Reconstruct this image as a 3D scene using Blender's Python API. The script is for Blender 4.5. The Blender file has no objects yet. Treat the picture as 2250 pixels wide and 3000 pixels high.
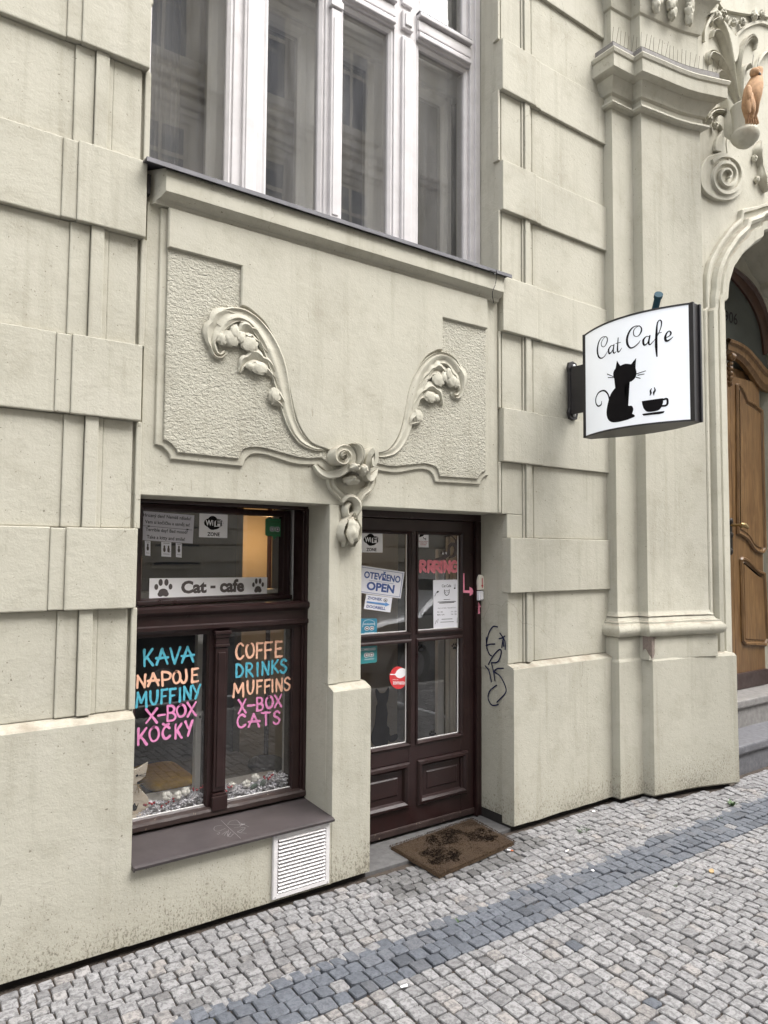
import bpy, bmesh, math, random
import numpy as np
from math import sin, cos, pi, radians
from mathutils import Vector, noise as mn
R = random.Random(7)
scene = bpy.context.scene
col = scene.collection

# ------------------------------------------------------------------ camera
CAM_F, YAW, PITCH, ROLL = 2080.0, radians(35.3757), radians(3.22213), radians(0.39313)
EYE = 1.6
def _basis():
    d = np.array([sin(YAW)*cos(PITCH), cos(YAW)*cos(PITCH), sin(PITCH)])
    r = np.array([cos(YAW), -sin(YAW), 0.0]); u = np.cross(r, d)
    return cos(ROLL)*r+sin(ROLL)*u, -sin(ROLL)*r+cos(ROLL)*u, d
CR, CU, CD = _basis()
cam = bpy.data.cameras.new('camera'); cam_o = bpy.data.objects.new('camera', cam); col.objects.link(cam_o)
cam.sensor_fit = 'HORIZONTAL'; cam.sensor_width = 36.0; cam.lens = 36.0*CAM_F/2250.0
cam.clip_start = 0.05; cam.clip_end = 400
from mathutils import Matrix
cam_o.matrix_world = Matrix(((CR[0], CU[0], -CD[0], 0), (CR[1], CU[1], -CD[1], 0), (CR[2], CU[2], -CD[2], EYE), (0, 0, 0, 1)))
scene.camera = cam_o
# ------------------------------------------------------------------ light
w = bpy.data.worlds.new('World'); scene.world = w; w.use_nodes = True
nt = w.node_tree; bg = nt.nodes['Background']
sky = nt.nodes.new('ShaderNodeTexSky'); sky.sky_type = 'NISHITA'; sky.sun_disc = False
SUN_EL, SUN_AZ = radians(58), radians(152)          # azimuth measured from +Y towards +X
sky.sun_elevation = SUN_EL; sky.sun_rotation = SUN_AZ
sky.air_density = 1.0; sky.dust_density = 4.0; sky.ozone_density = 1.0
hs = nt.nodes.new('ShaderNodeHueSaturation'); hs.inputs['Saturation'].default_value = 0.22
nt.links.new(sky.outputs[0], hs.inputs['Color']); nt.links.new(hs.outputs[0], bg.inputs['Color'])
bg.inputs['Strength'].default_value = 0.15
sl = bpy.data.lights.new('sun', 'SUN'); sl.energy = 1.15; sl.angle = radians(75); sl.color = (1.0, 0.97, 0.92)
so = bpy.data.objects.new('sun', sl); col.objects.link(so)
sd = Vector((sin(SUN_AZ)*cos(SUN_EL), cos(SUN_AZ)*cos(SUN_EL), sin(SUN_EL)))
so.rotation_euler = sd.to_track_quat('Z', 'Y').to_euler()
so.location = sd*40
vs = scene.view_settings; vs.view_transform = 'Standard'; vs.look = 'None'; vs.gamma = 1.0; vs.use_curve_mapping = False
vs.exposure = 1.98
scene.cycles.max_bounces = 10; scene.cycles.transparent_max_bounces = 16
scene.cycles.use_denoising = True

# ------------------------------------------------------------------ measured points: a pixel of the photo and the plane it lies on
def ray(sx, sy): return CD+(sx-1125)/CAM_F*CR-(sy-1500)/CAM_F*CU
def hit(sx, sy, p, n):
    v = ray(sx, sy); o = np.array([0, 0, EYE]); n = np.array(n, float)
    return tuple(o+v*(np.dot(np.array(p, float)-o, n)/np.dot(v, n)))
def at(sx, sy, Y): return hit(sx, sy, (0, Y, 0), (0, 1, 0))
def xz(sx, sy, Y): p = at(sx, sy, Y); return (p[0], p[2])
def Z(ox, oy, s): return lambda x, y: (ox+x*s, oy+y*s)
def project(p):
    q = np.array(p, float)-np.array([0, 0, EYE]); d = q@CD
    return 1125+CAM_F*(q@CR)/d, 1500-CAM_F*(q@CU)/d, d

# ------------------------------------------------------------------ materials
def nodes(name):
    m = bpy.data.materials.new(name); m.use_nodes = True
    return m, m.node_tree, m.node_tree.nodes['Principled BSDF']
def N(nt, t, **kw):
    n = nt.nodes.new(t)
    for k, v in kw.items():
        if hasattr(n, k): setattr(n, k, v)
    return n
def inp(n, **kw):
    for k, v in kw.items(): n.inputs[k.replace('_', ' ')].default_value = v
    return n
def pos(nt): return N(nt, 'ShaderNodeNewGeometry').outputs['Position']
def mapping(nt, src, scale):
    mp = N(nt, 'ShaderNodeMapping'); mp.inputs['Scale'].default_value = scale
    nt.links.new(src, mp.inputs['Vector']); return mp.outputs[0]
def tnoise(nt, src, scale, detail=4, rough=.55, dist=0):
    n = N(nt, 'ShaderNodeTexNoise'); n.inputs['Scale'].default_value = scale; n.inputs['Detail'].default_value = detail
    n.inputs['Roughness'].default_value = rough; n.inputs['Distortion'].default_value = dist
    nt.links.new(src, n.inputs['Vector']); return n.outputs[0]
def ramp(nt, src, stops):
    r = N(nt, 'ShaderNodeValToRGB'); e = r.color_ramp.elements
    while len(e) < len(stops): e.new(0.5)
    for i, (p, c) in enumerate(stops):
        e[i].position = p; e[i].color = (c, c, c, 1) if isinstance(c, (int, float)) else (*c, 1)
    nt.links.new(src, r.inputs[0]); return r.outputs[0]
def mixc(nt, fac, a, b, mode='MIX'):
    m = N(nt, 'ShaderNodeMix', data_type='RGBA', blend_type=mode)
    for s, v in ((m.inputs[0], fac), (m.inputs[6], a), (m.inputs[7], b)):
        if isinstance(v, (int, float)): s.default_value = v
        elif isinstance(v, tuple): s.default_value = (*v, 1) if len(v) == 3 else v
        else: nt.links.new(v, s)
    return m.outputs[2]
def math_(nt, op, a, b=0.0, clamp=False):
    m = N(nt, 'ShaderNodeMath', operation=op); m.use_clamp = clamp
    for s, v in ((m.inputs[0], a), (m.inputs[1], b)):
        if isinstance(v, (int, float)): s.default_value = v
        else: nt.links.new(v, s)
    return m.outputs[0]
def bump(nt, bs, h, strength, dist, prev=None):
    b = N(nt, 'ShaderNodeBump'); b.inputs['Strength'].default_value = strength; b.inputs['Distance'].default_value = dist
    nt.links.new(h, b.inputs['Height'])
    if prev is not None: nt.links.new(prev, b.inputs['Normal'])
    nt.links.new(b.outputs[0], bs.inputs['Normal']); return b.outputs[0]
def sepz(nt, src):
    s = N(nt, 'ShaderNodeSeparateXYZ'); nt.links.new(src, s.inputs[0]); return s.outputs
def plain(name, c, rough=.6, var=.12, scale=20, bumpd=0, metal=0, spec=.5):
    m, nt, b = nodes(name); p = pos(nt)
    n = tnoise(nt, p, scale, 5)
    lo = tuple(x*(1-var) for x in c); hi = tuple(min(1, x*(1+var)) for x in c)
    nt.links.new(ramp(nt, n, [(.3, lo), (.7, hi)]), b.inputs['Base Color'])
    b.inputs['Roughness'].default_value = rough; b.inputs['Metallic'].default_value = metal
    b.inputs['Specular IOR Level'].default_value = spec
    if bumpd: bump(nt, b, tnoise(nt, p, scale*4, 4), .6, bumpd)
    return m
WALL = (0.448, 0.432, 0.362)
def stucco(name, coarse=False, tint=1.0):
    m, nt, b = nodes(name); p = pos(nt)
    c = tuple(x*tint for x in WALL)
    base = ramp(nt, tnoise(nt, p, 1.7, 6, .6), [(.28, tuple(x*.90 for x in c)), (.5, c), (.75, (c[0]*1.05, c[1]*1.05, c[2]*1.06))])
    # rain streaks: thin and tall
    st = tnoise(nt, mapping(nt, p, (16, 16, .8)), 1, 5, .6)
    base = mixc(nt, ramp(nt, st, [(.53, 0), (.76, .52)]), base, (c[0]*.66, c[1]*.64, c[2]*.60))
    # cloudy grime
    gr = tnoise(nt, p, 5.5, 8, .7)
    base = mixc(nt, ramp(nt, gr, [(.50, 0), (.78, .52)]), base, (c[0]*.62, c[1]*.59, c[2]*.54))
    vc = N(nt, 'ShaderNodeTexVoronoi', feature='DISTANCE_TO_EDGE'); vc.inputs['Scale'].default_value = 1.15
    wob = N(nt, 'ShaderNodeTexNoise'); wob.inputs['Scale'].default_value = 7; wob.inputs['Detail'].default_value = 6; nt.links.new(p, wob.inputs['Vector'])
    ws = N(nt, 'ShaderNodeVectorMath', operation='SCALE'); ws.inputs['Scale'].default_value = .22; nt.links.new(wob.outputs[1], ws.inputs[0])
    wa = N(nt, 'ShaderNodeVectorMath', operation='ADD'); nt.links.new(p, wa.inputs[0]); nt.links.new(ws.outputs[0], wa.inputs[1]); nt.links.new(wa.outputs[0], vc.inputs['Vector'])
    crk = math_(nt, 'MULTIPLY', ramp(nt, vc.outputs[0], [(.0010, 1), (.0032, 0)]), ramp(nt, tnoise(nt, p, 1.3, 2), [(.56, 0), (.62, .42)]))
    base = mixc(nt, crk, base, (.16, .14, .11))
    pt = tnoise(nt, mapping(nt, p, (1, 1, .7)), 2.3, 3, .5, .4)
    base = mixc(nt, ramp(nt, pt, [(.60, 0), (.615, .22)]), base, (c[0]*1.10, c[1]*1.10, c[2]*1.14))
    sm = tnoise(nt, mapping(nt, p, (26, 26, 5)), 1, 4, .55)
    base = mixc(nt, ramp(nt, sm, [(.735, 0), (.76, .45)]), base, (.20, .18, .14))
    # flecks and chips
    fl = tnoise(nt, p, 70, 2, .5)
    base = mixc(nt, ramp(nt, fl, [(.725, 0), (.74, .65)]), base, (.10, .085, .06))
    # splash dirt above the pavement
    z = sepz(nt, p)[2]
    hgt = N(nt, 'ShaderNodeMapRange'); nt.links.new(z, hgt.inputs[0])
    hgt.inputs[1].default_value = 0.0; hgt.inputs[2].default_value = .62; hgt.inputs[3].default_value = 1; hgt.inputs[4].default_value = 0
    h2 = math_(nt, 'POWER', hgt.outputs[0], 2.2)
    sp = tnoise(nt, mapping(nt, p, (1, 1, .55)), 135, 3, .65)
    big = tnoise(nt, p, 3.2, 4)
    mk = math_(nt, 'ADD', sp, math_(nt, 'MULTIPLY', math_(nt, 'MULTIPLY', h2, big), .46))
    base = mixc(nt, ramp(nt, mk, [(.70, 0), (.80, .62)]), base, (.10, .085, .06))
    soft = math_(nt, 'MULTIPLY', math_(nt, 'POWER', hgt.outputs[0], 4.0), big)
    base = mixc(nt, math_(nt, 'MULTIPLY', soft, .55, True), base, (.16, .14, .095))
    nz_ = sepz(nt, N(nt, 'ShaderNodeNewGeometry').outputs['Normal'])[2]
    led = math_(nt, 'MULTIPLY', ramp(nt, nz_, [(.35, 0), (.75, 1)]), ramp(nt, tnoise(nt, p, 9, 5, .65), [(.35, .15), (.65, .8)]))
    base = mixc(nt, led, base, (.21, .175, .135))
    nt.links.new(base, b.inputs['Base Color']); b.inputs['Roughness'].default_value = .82
    b.inputs['Specular IOR Level'].default_value = .25
    if coarse:
        v = N(nt, 'ShaderNodeTexVoronoi'); v.inputs['Scale'].default_value = 85
        mp = N(nt, 'ShaderNodeVectorMath', operation='ADD'); nt.links.new(mapping(nt, p, (.8, 1, 1.25)), mp.inputs[0])
        nn = N(nt, 'ShaderNodeTexNoise'); nn.inputs['Scale'].default_value = 35; nt.links.new(p, nn.inputs['Vector'])
        sc = N(nt, 'ShaderNodeVectorMath', operation='SCALE'); nt.links.new(nn.outputs[1], sc.inputs[0]); sc.inputs['Scale'].default_value = .05
        nt.links.new(sc.outputs[0], mp.inputs[1]); nt.links.new(mp.outputs[0], v.inputs['Vector'])
        n1 = bump(nt, b, tnoise(nt, mapping(nt, p, (.8, 1, 1.3)), 62, 5, .62, .6), 1.0, .013)
        bump(nt, b, v.outputs[0], .5, .005, n1)
    else:
        n1 = bump(nt, b, tnoise(nt, mapping(nt, p, (1, 1, 1.5)), 18, 5, .6), .45, .0042)
        n2 = bump(nt, b, tnoise(nt, p, 120, 4, .6), .5, .0024, n1)
        bump(nt, b, tnoise(nt, p, 45, 3, .6), .35, .004, n2)
    return m
M = {}
M['stucco'] = stucco('stucco'); M['rough'] = stucco('rough_stucco', True); M['relief'] = stucco('relief_stucco', False, 1.04)
def wood_paint(name, c, rough=.38, chips=True, chipc=(.42, .36, .28), amt=.74, var=.28):
    m, nt, b = nodes(name); p = pos(nt)
    base = ramp(nt, tnoise(nt, p, 9, 6, .65), [(.3, tuple(x*(1-var) for x in c)), (.7, tuple(min(1, x*(1+var*.8)) for x in c))])
    if chips:
        n = tnoise(nt, mapping(nt, p, (1, 1, .35)), 48, 6, .75)
        base = mixc(nt, ramp(nt, n, [(amt, 0), (amt+.02, .8)]), base, chipc)
    nt.links.new(base, b.inputs['Base Color'])
    nt.links.new(ramp(nt, tnoise(nt, p, 14, 4), [(.3, rough*.8), (.7, min(1, rough*1.5))]), b.inputs['Roughness'])
    n1 = bump(nt, b, tnoise(nt, mapping(nt, p, (60, 60, 6)), 1, 4), .25, .0012)
    return m
M['brown'] = wood_paint('brown_paint', (.021, .0088, .0085), .34)
M['brown_worn'] = wood_paint('brown_paint_weathered', (.030, .017, .015), .5, True, (.40, .33, .24), .64)
M['white'] = wood_paint('white_paint', (.55, .53, .535), .5, True, (.30, .24, .20), .725, .10)
M['white_in'] = plain('white_paint_inside', (.62, .61, .60), .55, .06, 6)
M['flash'] = plain('zinc_flashing', (.075, .073, .082), .5, .25, 12, .0006, .3)
M['sillmetal'] = plain('brown_sill_metal', (.052, .043, .044), .55, .2, 9, .0006)
M['vent'] = plain('vent_white_plastic', (.66, .64, .64), .45, .08, 30)
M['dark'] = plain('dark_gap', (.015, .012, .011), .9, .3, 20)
M['black'] = plain('black_metal', (.016, .014, .016), .45, .25, 15)
M['blackprint'] = plain('black_print', (.009, .008, .009), .7, .1, 10, 0, 0, .08)
M['greyprint'] = plain('grey_print', (.085, .070, .068), .6, .1, 10)
M['paper'] = plain('paper', (.72, .72, .77), .75, .03, 5)
M['papergrey'] = plain('paper_grey', (.56, .55, .60), .75, .05, 5)
M['bannerwhite'] = plain('banner_white', (.82, .81, .83), .5, .03, 5)
M['signwhite'] = plain('sign_acrylic', (.86, .88, .93), .25, .02, 4)
_b = M['signwhite'].node_tree.nodes['Principled BSDF']; _b.inputs['Emission Color'].default_value = (.90, .95, 1, 1); _b.inputs['Emission Strength'].default_value = .07   # back-lit box
M['blueprint'] = plain('blue_print', (.045, .085, .26), .6, .15, 14)
M['bluelight'] = plain('blue_arrow_print', (.12, .28, .58), .6, .2, 20)
M['redprint'] = plain('red_print', (.42, .045, .05), .6, .1, 10)
M['green'] = plain('green_sticker', (.035, .17, .075), .4, .08, 8)
M['teal'] = plain('teal_sticker', (.035, .22, .24), .4, .08, 8)
M['tealblue'] = plain('blue_sticker', (.035, .21, .32), .4, .08, 8)
M['red'] = plain('red_sticker', (.60, .045, .05), .4, .06, 8)
M['p_blue'] = plain('paint_turquoise', (.085, .40, .52), .6, .22, 45)
M['p_peach'] = plain('paint_peach', (.80, .46, .32), .6, .14, 45)
M['p_pink'] = plain('paint_pink', (.68, .24, .46), .6, .16, 45)
M['p_rose'] = plain('paint_rose', (.80, .24, .29), .6, .16, 45)
M['p_lpink'] = plain('paint_light_pink', (.85, .28, .40), .6, .10, 45)
M['ink'] = plain('marker_ink', (.012, .016, .055), .5, .3, 40)
M['scratch'] = plain('scratched_metal', (.20, .19, .19), .6, .2, 60)
M['cream'] = plain('cream_plastic', (.68, .64, .56), .4, .05, 20)
M['brass'] = plain('brass', (.34, .25, .12), .35, .3, 30, 0, .9)
M['iron'] = plain('wrought_iron', (.035, .030, .028), .4, .3, 30, 0, .6)
M['pipe'] = plain('blue_green_pipe', (.012, .05, .072), .6, .15, 14, 0, 0, .2)
M['terracotta'] = plain('terracotta', (.40, .245, .14), .8, .22, 30, .002, 0, .2)
M['beak'] = plain('dark_beak', (.06, .05, .045), .5)
M['yellow'] = plain('yellow_cloth', (.60, .36, .04), .9, .12, 30)
M['orange'] = plain('orange_cloth', (.50, .13, .045), .9, .1, 30)
M['garland'] = plain('chenille', (.62, .61, .67), .9, .22, 30)
M['cotton'] = plain('cotton', (.72, .70, .68), .95, .08, 40)
M['berry'] = plain('berry', (.24, .016, .026), .25, .2, 30)
M['leaf'] = plain('leaf_green', (.055, .10, .035), .6, .3, 30)
M['dryleaf'] = plain('dry_leaf', (.36, .25, .12), .8, .2, 30)
M['sageleaf'] = plain('grey_green_leaf', (.09, .125, .105), .7, .2, 30)
M['twine'] = plain('twine', (.30, .22, .12), .9, .2, 60)
M['catwood'] = plain('pale_wood', (.56, .49, .41), .7, .10, 14)
M['blackcat'] = plain('dark_fur', (.022, .021, .022), .85, .4, 60, .004)
M['catsticker'] = plain('black_vinyl', (.010, .010, .012), .45, .3, 20)
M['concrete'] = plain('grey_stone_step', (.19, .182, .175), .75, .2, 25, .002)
M['stepdark'] = plain('dark_step_stone', (.115, .115, .125), .7, .25, 25, .002)
M['threshold'] = plain('threshold_stone', (.095, .092, .092), .8, .22, 22, .002)
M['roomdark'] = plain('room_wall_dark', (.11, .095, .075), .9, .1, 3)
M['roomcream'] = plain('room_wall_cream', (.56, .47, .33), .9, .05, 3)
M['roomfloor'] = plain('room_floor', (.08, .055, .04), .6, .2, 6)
M['curtain'] = plain('grey_curtain', (.30, .29, .28), .95, .1, 10)
M['kick'] = wood_paint('kick_board', (.035, .020, .018), .4)
M['asphalt'] = plain('asphalt', (.05, .05, .052), .9, .3, 60, .004)
M['kerbstone'] = plain('kerb_granite', (.30, .29, .28), .8, .2, 40, .003)
M['carsilver'] = plain('car_paint_silver', (.50, .51, .53), .25, .03, 5, 0, .5)
M['cardark'] = plain('car_paint_dark', (.03, .035, .045), .2, .03, 5, 0, .3)
M['carglass'] = plain('car_glass', (.012, .014, .016), .06, .03, 5)
M['tyre'] = plain('rubber', (.02, .02, .02), .8)
M['alloy'] = plain('alloy', (.45, .45, .46), .3, .05, 5, 0, .9)
M['lens'] = plain('lamp_lens', (.65, .65, .68), .12, .05, 5)
M['oppwall'] = plain('opposite_render', (.72, .665, .56), .85, .14, 1.2, .003)
M['opptrim'] = plain('opposite_trim', (.62, .565, .475), .85, .14, 2, .003)
M['oppplinth'] = plain('opposite_plinth', (.50, .455, .39), .85, .2, 2, .004)
M['roofdark'] = plain('roof_sheet', (.05, .048, .05), .5, .2, 3)
M['oppglass'] = plain('opposite_glass', (.05, .065, .10), .08, .2, 1)
M['bulb'] = None
def oak():
    m, nt, b = nodes('oak'); p = pos(nt)
    g = tnoise(nt, mapping(nt, p, (55, 55, 3.2)), 1, 6, .6, 1.2)
    cth = tnoise(nt, mapping(nt, p, (9, 9, 1.6)), 1, 3, .5, 2.5)
    base = ramp(nt, g, [(.3, (.070, .038, .015)), (.55, (.165, .092, .037)), (.75, (.235, .138, .058))])
    base = mixc(nt, ramp(nt, cth, [(.45, 0), (.6, .45)]), base, (.085, .038, .012))
    nt.links.new(base, b.inputs['Base Color']); b.inputs['Roughness'].default_value = .42
    bump(nt, b, g, .3, .0015); return m
M['oak'] = oak()
M['oakdark'] = wood_paint('dark_oak', (.045, .016, .008), .35, False)
def glass(name, tint=.93, dirt=.02, dirtc=(.5, .5, .52)):
    m = bpy.data.materials.new(name); m.use_nodes = True; nt = m.node_tree; nt.nodes.clear()
    o = N(nt, 'ShaderNodeOutputMaterial'); tr = N(nt, 'ShaderNodeBsdfTransparent'); gl = N(nt, 'ShaderNodeBsdfGlossy')
    tr.inputs[0].default_value = (tint, tint, tint*.985, 1); gl.inputs['Roughness'].default_value = 0.0
    fr = N(nt, 'ShaderNodeFresnel'); fr.inputs['IOR'].default_value = 1.52
    p = pos(nt)
    bp = N(nt, 'ShaderNodeBump'); bp.inputs['Strength'].default_value = .10; bp.inputs['Distance'].default_value = .004
    nt.links.new(tnoise(nt, p, 2.2, 2), bp.inputs['Height']); nt.links.new(bp.outputs[0], gl.inputs['Normal'])
    geo_ = N(nt, 'ShaderNodeNewGeometry'); front = math_(nt, 'SUBTRACT', 1.0, geo_.outputs['Backfacing'])
    fac = math_(nt, 'MULTIPLY', math_(nt, 'MULTIPLY', fr.outputs[0], 2.3), front, True)      # both faces of the pane counted on the outer one
    mx = N(nt, 'ShaderNodeMixShader'); nt.links.new(fac, mx.inputs[0])
    nt.links.new(tr.outputs[0], mx.inputs[1]); nt.links.new(gl.outputs[0], mx.inputs[2])
    df = N(nt, 'ShaderNodeBsdfDiffuse'); df.inputs[0].default_value = (*dirtc, 1)
    m2 = N(nt, 'ShaderNodeMixShader')
    nt.links.new(ramp(nt, tnoise(nt, mapping(nt, p, (5, 5, 1.4)), 1, 6, .65), [(.35, dirt*.3), (.75, dirt*2)]), m2.inputs[0])
    nt.links.new(mx.outputs[0], m2.inputs[1]); nt.links.new(df.outputs[0], m2.inputs[2])
    nt.links.new(m2.outputs[0], o.inputs[0]); return m
M['glass'] = glass('window_glass'); M['glassold'] = glass('old_window_glass', .90, .055)
def emis(name, c, s):
    m, nt, b = nodes(name); b.inputs['Emission Color'].default_value = (*c, 1); b.inputs['Emission Strength'].default_value = s
    b.inputs['Base Color'].default_value = (*c, 1); return m
M['bulb'] = emis('lamp_bulb', (1, .62, .28), 6)
def sett_mat(name, lo, hi, blot, indiv, spots=.5):
    m, nt, b = nodes(name); p = pos(nt)
    rnd = N(nt, 'ShaderNodeObjectInfo').outputs['Random'] if indiv else N(nt, 'ShaderNodeNewGeometry').outputs['Random Per Island']
    warm = tuple(h*f for h, f in zip(hi, (.98, .92, .86)))
    base = ramp(nt, rnd, [(0, lo), (.15, tuple((a+b_)/2 for a, b_ in zip(lo, hi))), (.85, hi), (.95, warm), (1.0, tuple(x*.8 for x in lo))])
    bl = tnoise(nt, p, 52, 6, .72, .5)
    base = mixc(nt, ramp(nt, bl, [(.46, 0), (.57, spots)]), base, blot)
    base = mixc(nt, ramp(nt, tnoise(nt, p, 160, 3, .6), [(.55, 0), (.75, .4)]), base, tuple(min(1, x*1.35) for x in hi))
    base = mixc(nt, ramp(nt, tnoise(nt, p, 1.1, 4), [(.45, 0), (.8, .35)]), base, tuple(x*.6 for x in hi))
    nt.links.new(base, b.inputs['Base Color']); b.inputs['Roughness'].default_value = .62
    n1 = bump(nt, b, tnoise(nt, p, 60, 5, .6), .6, .006)
    bump(nt, b, tnoise(nt, p, 220, 3, .6), .5, .002, n1); return m
for k, lo, hi, bl, sp in (('pale', (.155, .152, .155), (.270, .266, .268), (.078, .076, .078), .72),
                          ('band', (.064, .071, .085), (.116, .126, .147), (.048, .053, .064), .66),
                          ('dirty', (.085, .083, .084), (.15, .147, .146), (.05, .048, .046), .6)):
    M['sett_'+k] = sett_mat('sett_'+k, lo, hi, bl, True, sp); M['setts_'+k] = sett_mat('setts_'+k, lo, hi, bl, False, sp)
def dirt_bed():
    m, nt, b = nodes('joint_dirt'); p = pos(nt)
    base = ramp(nt, tnoise(nt, p, 30, 6, .7), [(.3, (.020, .014, .011)), (.7, (.075, .058, .045))])
    moss = tnoise(nt, p, 2.6, 4)
    base = mixc(nt, ramp(nt, moss, [(.60, 0), (.70, .6)]), base, (.045, .06, .018))
    nt.links.new(base, b.inputs['Base Color']); b.inputs['Roughness'].default_value = .95
    bump(nt, b, tnoise(nt, p, 130, 3), .7, .006); return m
M['bed'] = dirt_bed()
def coir():
    m, nt, b = nodes('coir'); p = pos(nt)
    n = tnoise(nt, p, 260, 4, .7)
    base = ramp(nt, n, [(.3, (.022, .012, .005)), (.7, (.066, .037, .014))])
    base = mixc(nt, ramp(nt, tnoise(nt, p, 9, 5, .6), [(.45, 0), (.75, .55)]), base, (.036, .020, .011))
    nt.links.new(base, b.inputs['Base Color']); b.inputs['Roughness'].default_value = 1
    bump(nt, b, n, 1, .008); return m
M['coir'] = coir(); M['coirdark'] = plain('coir_dark', (.014, .010, .008), 1, .6, 150, .010, 0, .05)

# ------------------------------------------------------------------ mesh helpers
class MB:
    def __init__(s): s.v = []; s.f = []
    def add(s, vs, fs):
        k = len(s.v); s.v += [tuple(v) for v in vs]; s.f += [tuple(i+k for i in f) for f in fs]; return s
    def grid(s, rows, close=False):
        n = len(rows[0]); fs = []
        for i in range(len(rows)-1):
            for j in range(n if close else n-1):
                a, b = i*n+j, i*n+(j+1) % n
                fs.append((a, b, b+n, a+n))
        return s.add([p for r in rows for p in r], fs)
    def box(s, x0, x1, y0, y1, z0, z1, bev=0):
        if x0 > x1: x0, x1 = x1, x0
        if y0 > y1: y0, y1 = y1, y0
        if z0 > z1: z0, z1 = z1, z0
        bm = bmesh.new(); bmesh.ops.create_cube(bm, size=1)
        for v in bm.verts: v.co = Vector((x0+(v.co.x+.5)*(x1-x0), y0+(v.co.y+.5)*(y1-y0), z0+(v.co.z+.5)*(z1-z0)))
        if bev: bmesh.ops.bevel(bm, geom=bm.edges[:], offset=min(bev, .45*min(x1-x0, y1-y0, z1-z0)), segments=2, affect='EDGES', profile=.6)
        s.bm(bm); return s
    def bm(s, bm, free=True):
        bm.verts.index_update()
        s.add([v.co[:] for v in bm.verts], [[v.index for v in f.verts] for f in bm.faces])
        if free: bm.free()
        return s
    def prism(s, pts, yf, yb, bev=0):            # polygon in (x, z), front face at yf
        n = len(pts); c = np.mean(pts, 0)
        area = sum(pts[i][0]*pts[(i+1) % n][1]-pts[(i+1) % n][0]*pts[i][1] for i in range(n))
        if area < 0: pts = pts[::-1]
        if bev:
            ins = inset(pts, bev)
            vs = [(x, yf, z) for x, z in ins]+[(x, yf+bev, z) for x, z in pts]+[(x, yb, z) for x, z in pts]
            fs = [tuple(range(n))]
            for r in (0, 1):
                fs += [(r*n+i, (r+1)*n+i, (r+1)*n+(i+1) % n, r*n+(i+1) % n) for i in range(n)]
        else:
            vs = [(x, yf, z) for x, z in pts]+[(x, yb, z) for x, z in pts]
            fs = [tuple(range(n))]+[(i, n+i, n+(i+1) % n, (i+1) % n) for i in range(n)]
        return s.add(vs, fs)
    def rings(s, x0, x1, z0, z1, prof, cap=True):   # nested rectangles, prof = [(inset, y)]
        rows = [[(x0+i, y, z0+i), (x1-i, y, z0+i), (x1-i, y, z1-i), (x0+i, y, z1-i)] for i, y in prof]
        s.grid(rows, True)
        if cap: s.add(rows[-1], [(0, 1, 2, 3)])
        return s
    def tube(s, pts, r, n=8, caps=True):
        pts = [Vector(p) for p in pts]; rows = []
        rs = r if isinstance(r, (list, tuple)) else [r]*len(pts)
        up = Vector((0, 0, 1))
        for i, p in enumerate(pts):
            t = (pts[min(i+1, len(pts)-1)]-pts[max(i-1, 0)]).normalized()
            a = t.cross(up) if abs(t.z) < .95 else t.cross(Vector((1, 0, 0)))
            a.normalize(); b = t.cross(a)
            rows.append([tuple(p+(a*cos(2*pi*k/n)+b*sin(2*pi*k/n))*rs[i]) for k in range(n)])
        s.grid(rows, True)
        if caps: s.add(rows[0], [tuple(range(n))]); s.add(rows[-1], [tuple(range(n))])
        return s
    def lathe(s, c, prof, n=16, axis='z'):
        rows = []
        for r, h in prof:
            rows.append([(c[0]+r*cos(2*pi*k/n), c[1]+r*sin(2*pi*k/n), c[2]+h) if axis == 'z' else
                         (c[0]+r*cos(2*pi*k/n), c[1]+h, c[2]+r*sin(2*pi*k/n)) if axis == 'y' else
                         (c[0]+h, c[1]+r*cos(2*pi*k/n), c[2]+r*sin(2*pi*k/n)) for k in range(n)])
        s.grid(rows, True); s.add(rows[0], [tuple(range(n))]); s.add(rows[-1], [tuple(range(n))]); return s
    def blob(s, c, r, amp=.15, fr=2.5, sub=2, seed=0):
        bm = bmesh.new(); bmesh.ops.create_icosphere(bm, subdivisions=sub, radius=1)
        for v in bm.verts:
            k = 1+amp*mn.noise(v.co*fr+Vector((seed*3.1, seed*1.7, seed)))*2
            v.co = Vector((c[0]+v.co.x*r[0]*k, c[1]+v.co.y*r[1]*k, c[2]+v.co.z*r[2]*k))
        return s.bm(bm)
    def build(s, name, mat, parent=None, smooth=False, mats=None):
        me = bpy.data.meshes.new(name); me.from_pydata(s.v, [], s.f); me.update()
        bm = bmesh.new(); bm.from_mesh(me); bmesh.ops.recalc_face_normals(bm, faces=bm.faces[:]); bm.to_mesh(me); bm.free()
        me.materials.append(M[mat] if isinstance(mat, str) else mat)
        if smooth:
            me.shade_smooth() if smooth is True else me.set_sharp_from_angle(angle=radians(smooth))
            if smooth is not True:
                me.shade_smooth(); me.set_sharp_from_angle(angle=radians(smooth))
        o = bpy.data.objects.new(name, me); col.objects.link(o)
        if parent: o.parent = parent
        return o
def inset(pts, d):
    n = len(pts); out = []
    for i in range(n):
        p0, p1, p2 = (Vector((*pts[(i+k) % n], 0)) for k in (-1, 0, 1))
        a = (p1-p0).normalized(); b = (p2-p1).normalized()
        na = Vector((-a.y, a.x, 0)); nb = Vector((-b.y, b.x, 0)); m = na+nb
        if m.length < 1e-6: m = na
        m.normalize(); k = d/max(.35, m.dot(na))
        out.append((p1.x+m.x*k, p1.y+m.y*k))
    return out
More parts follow.
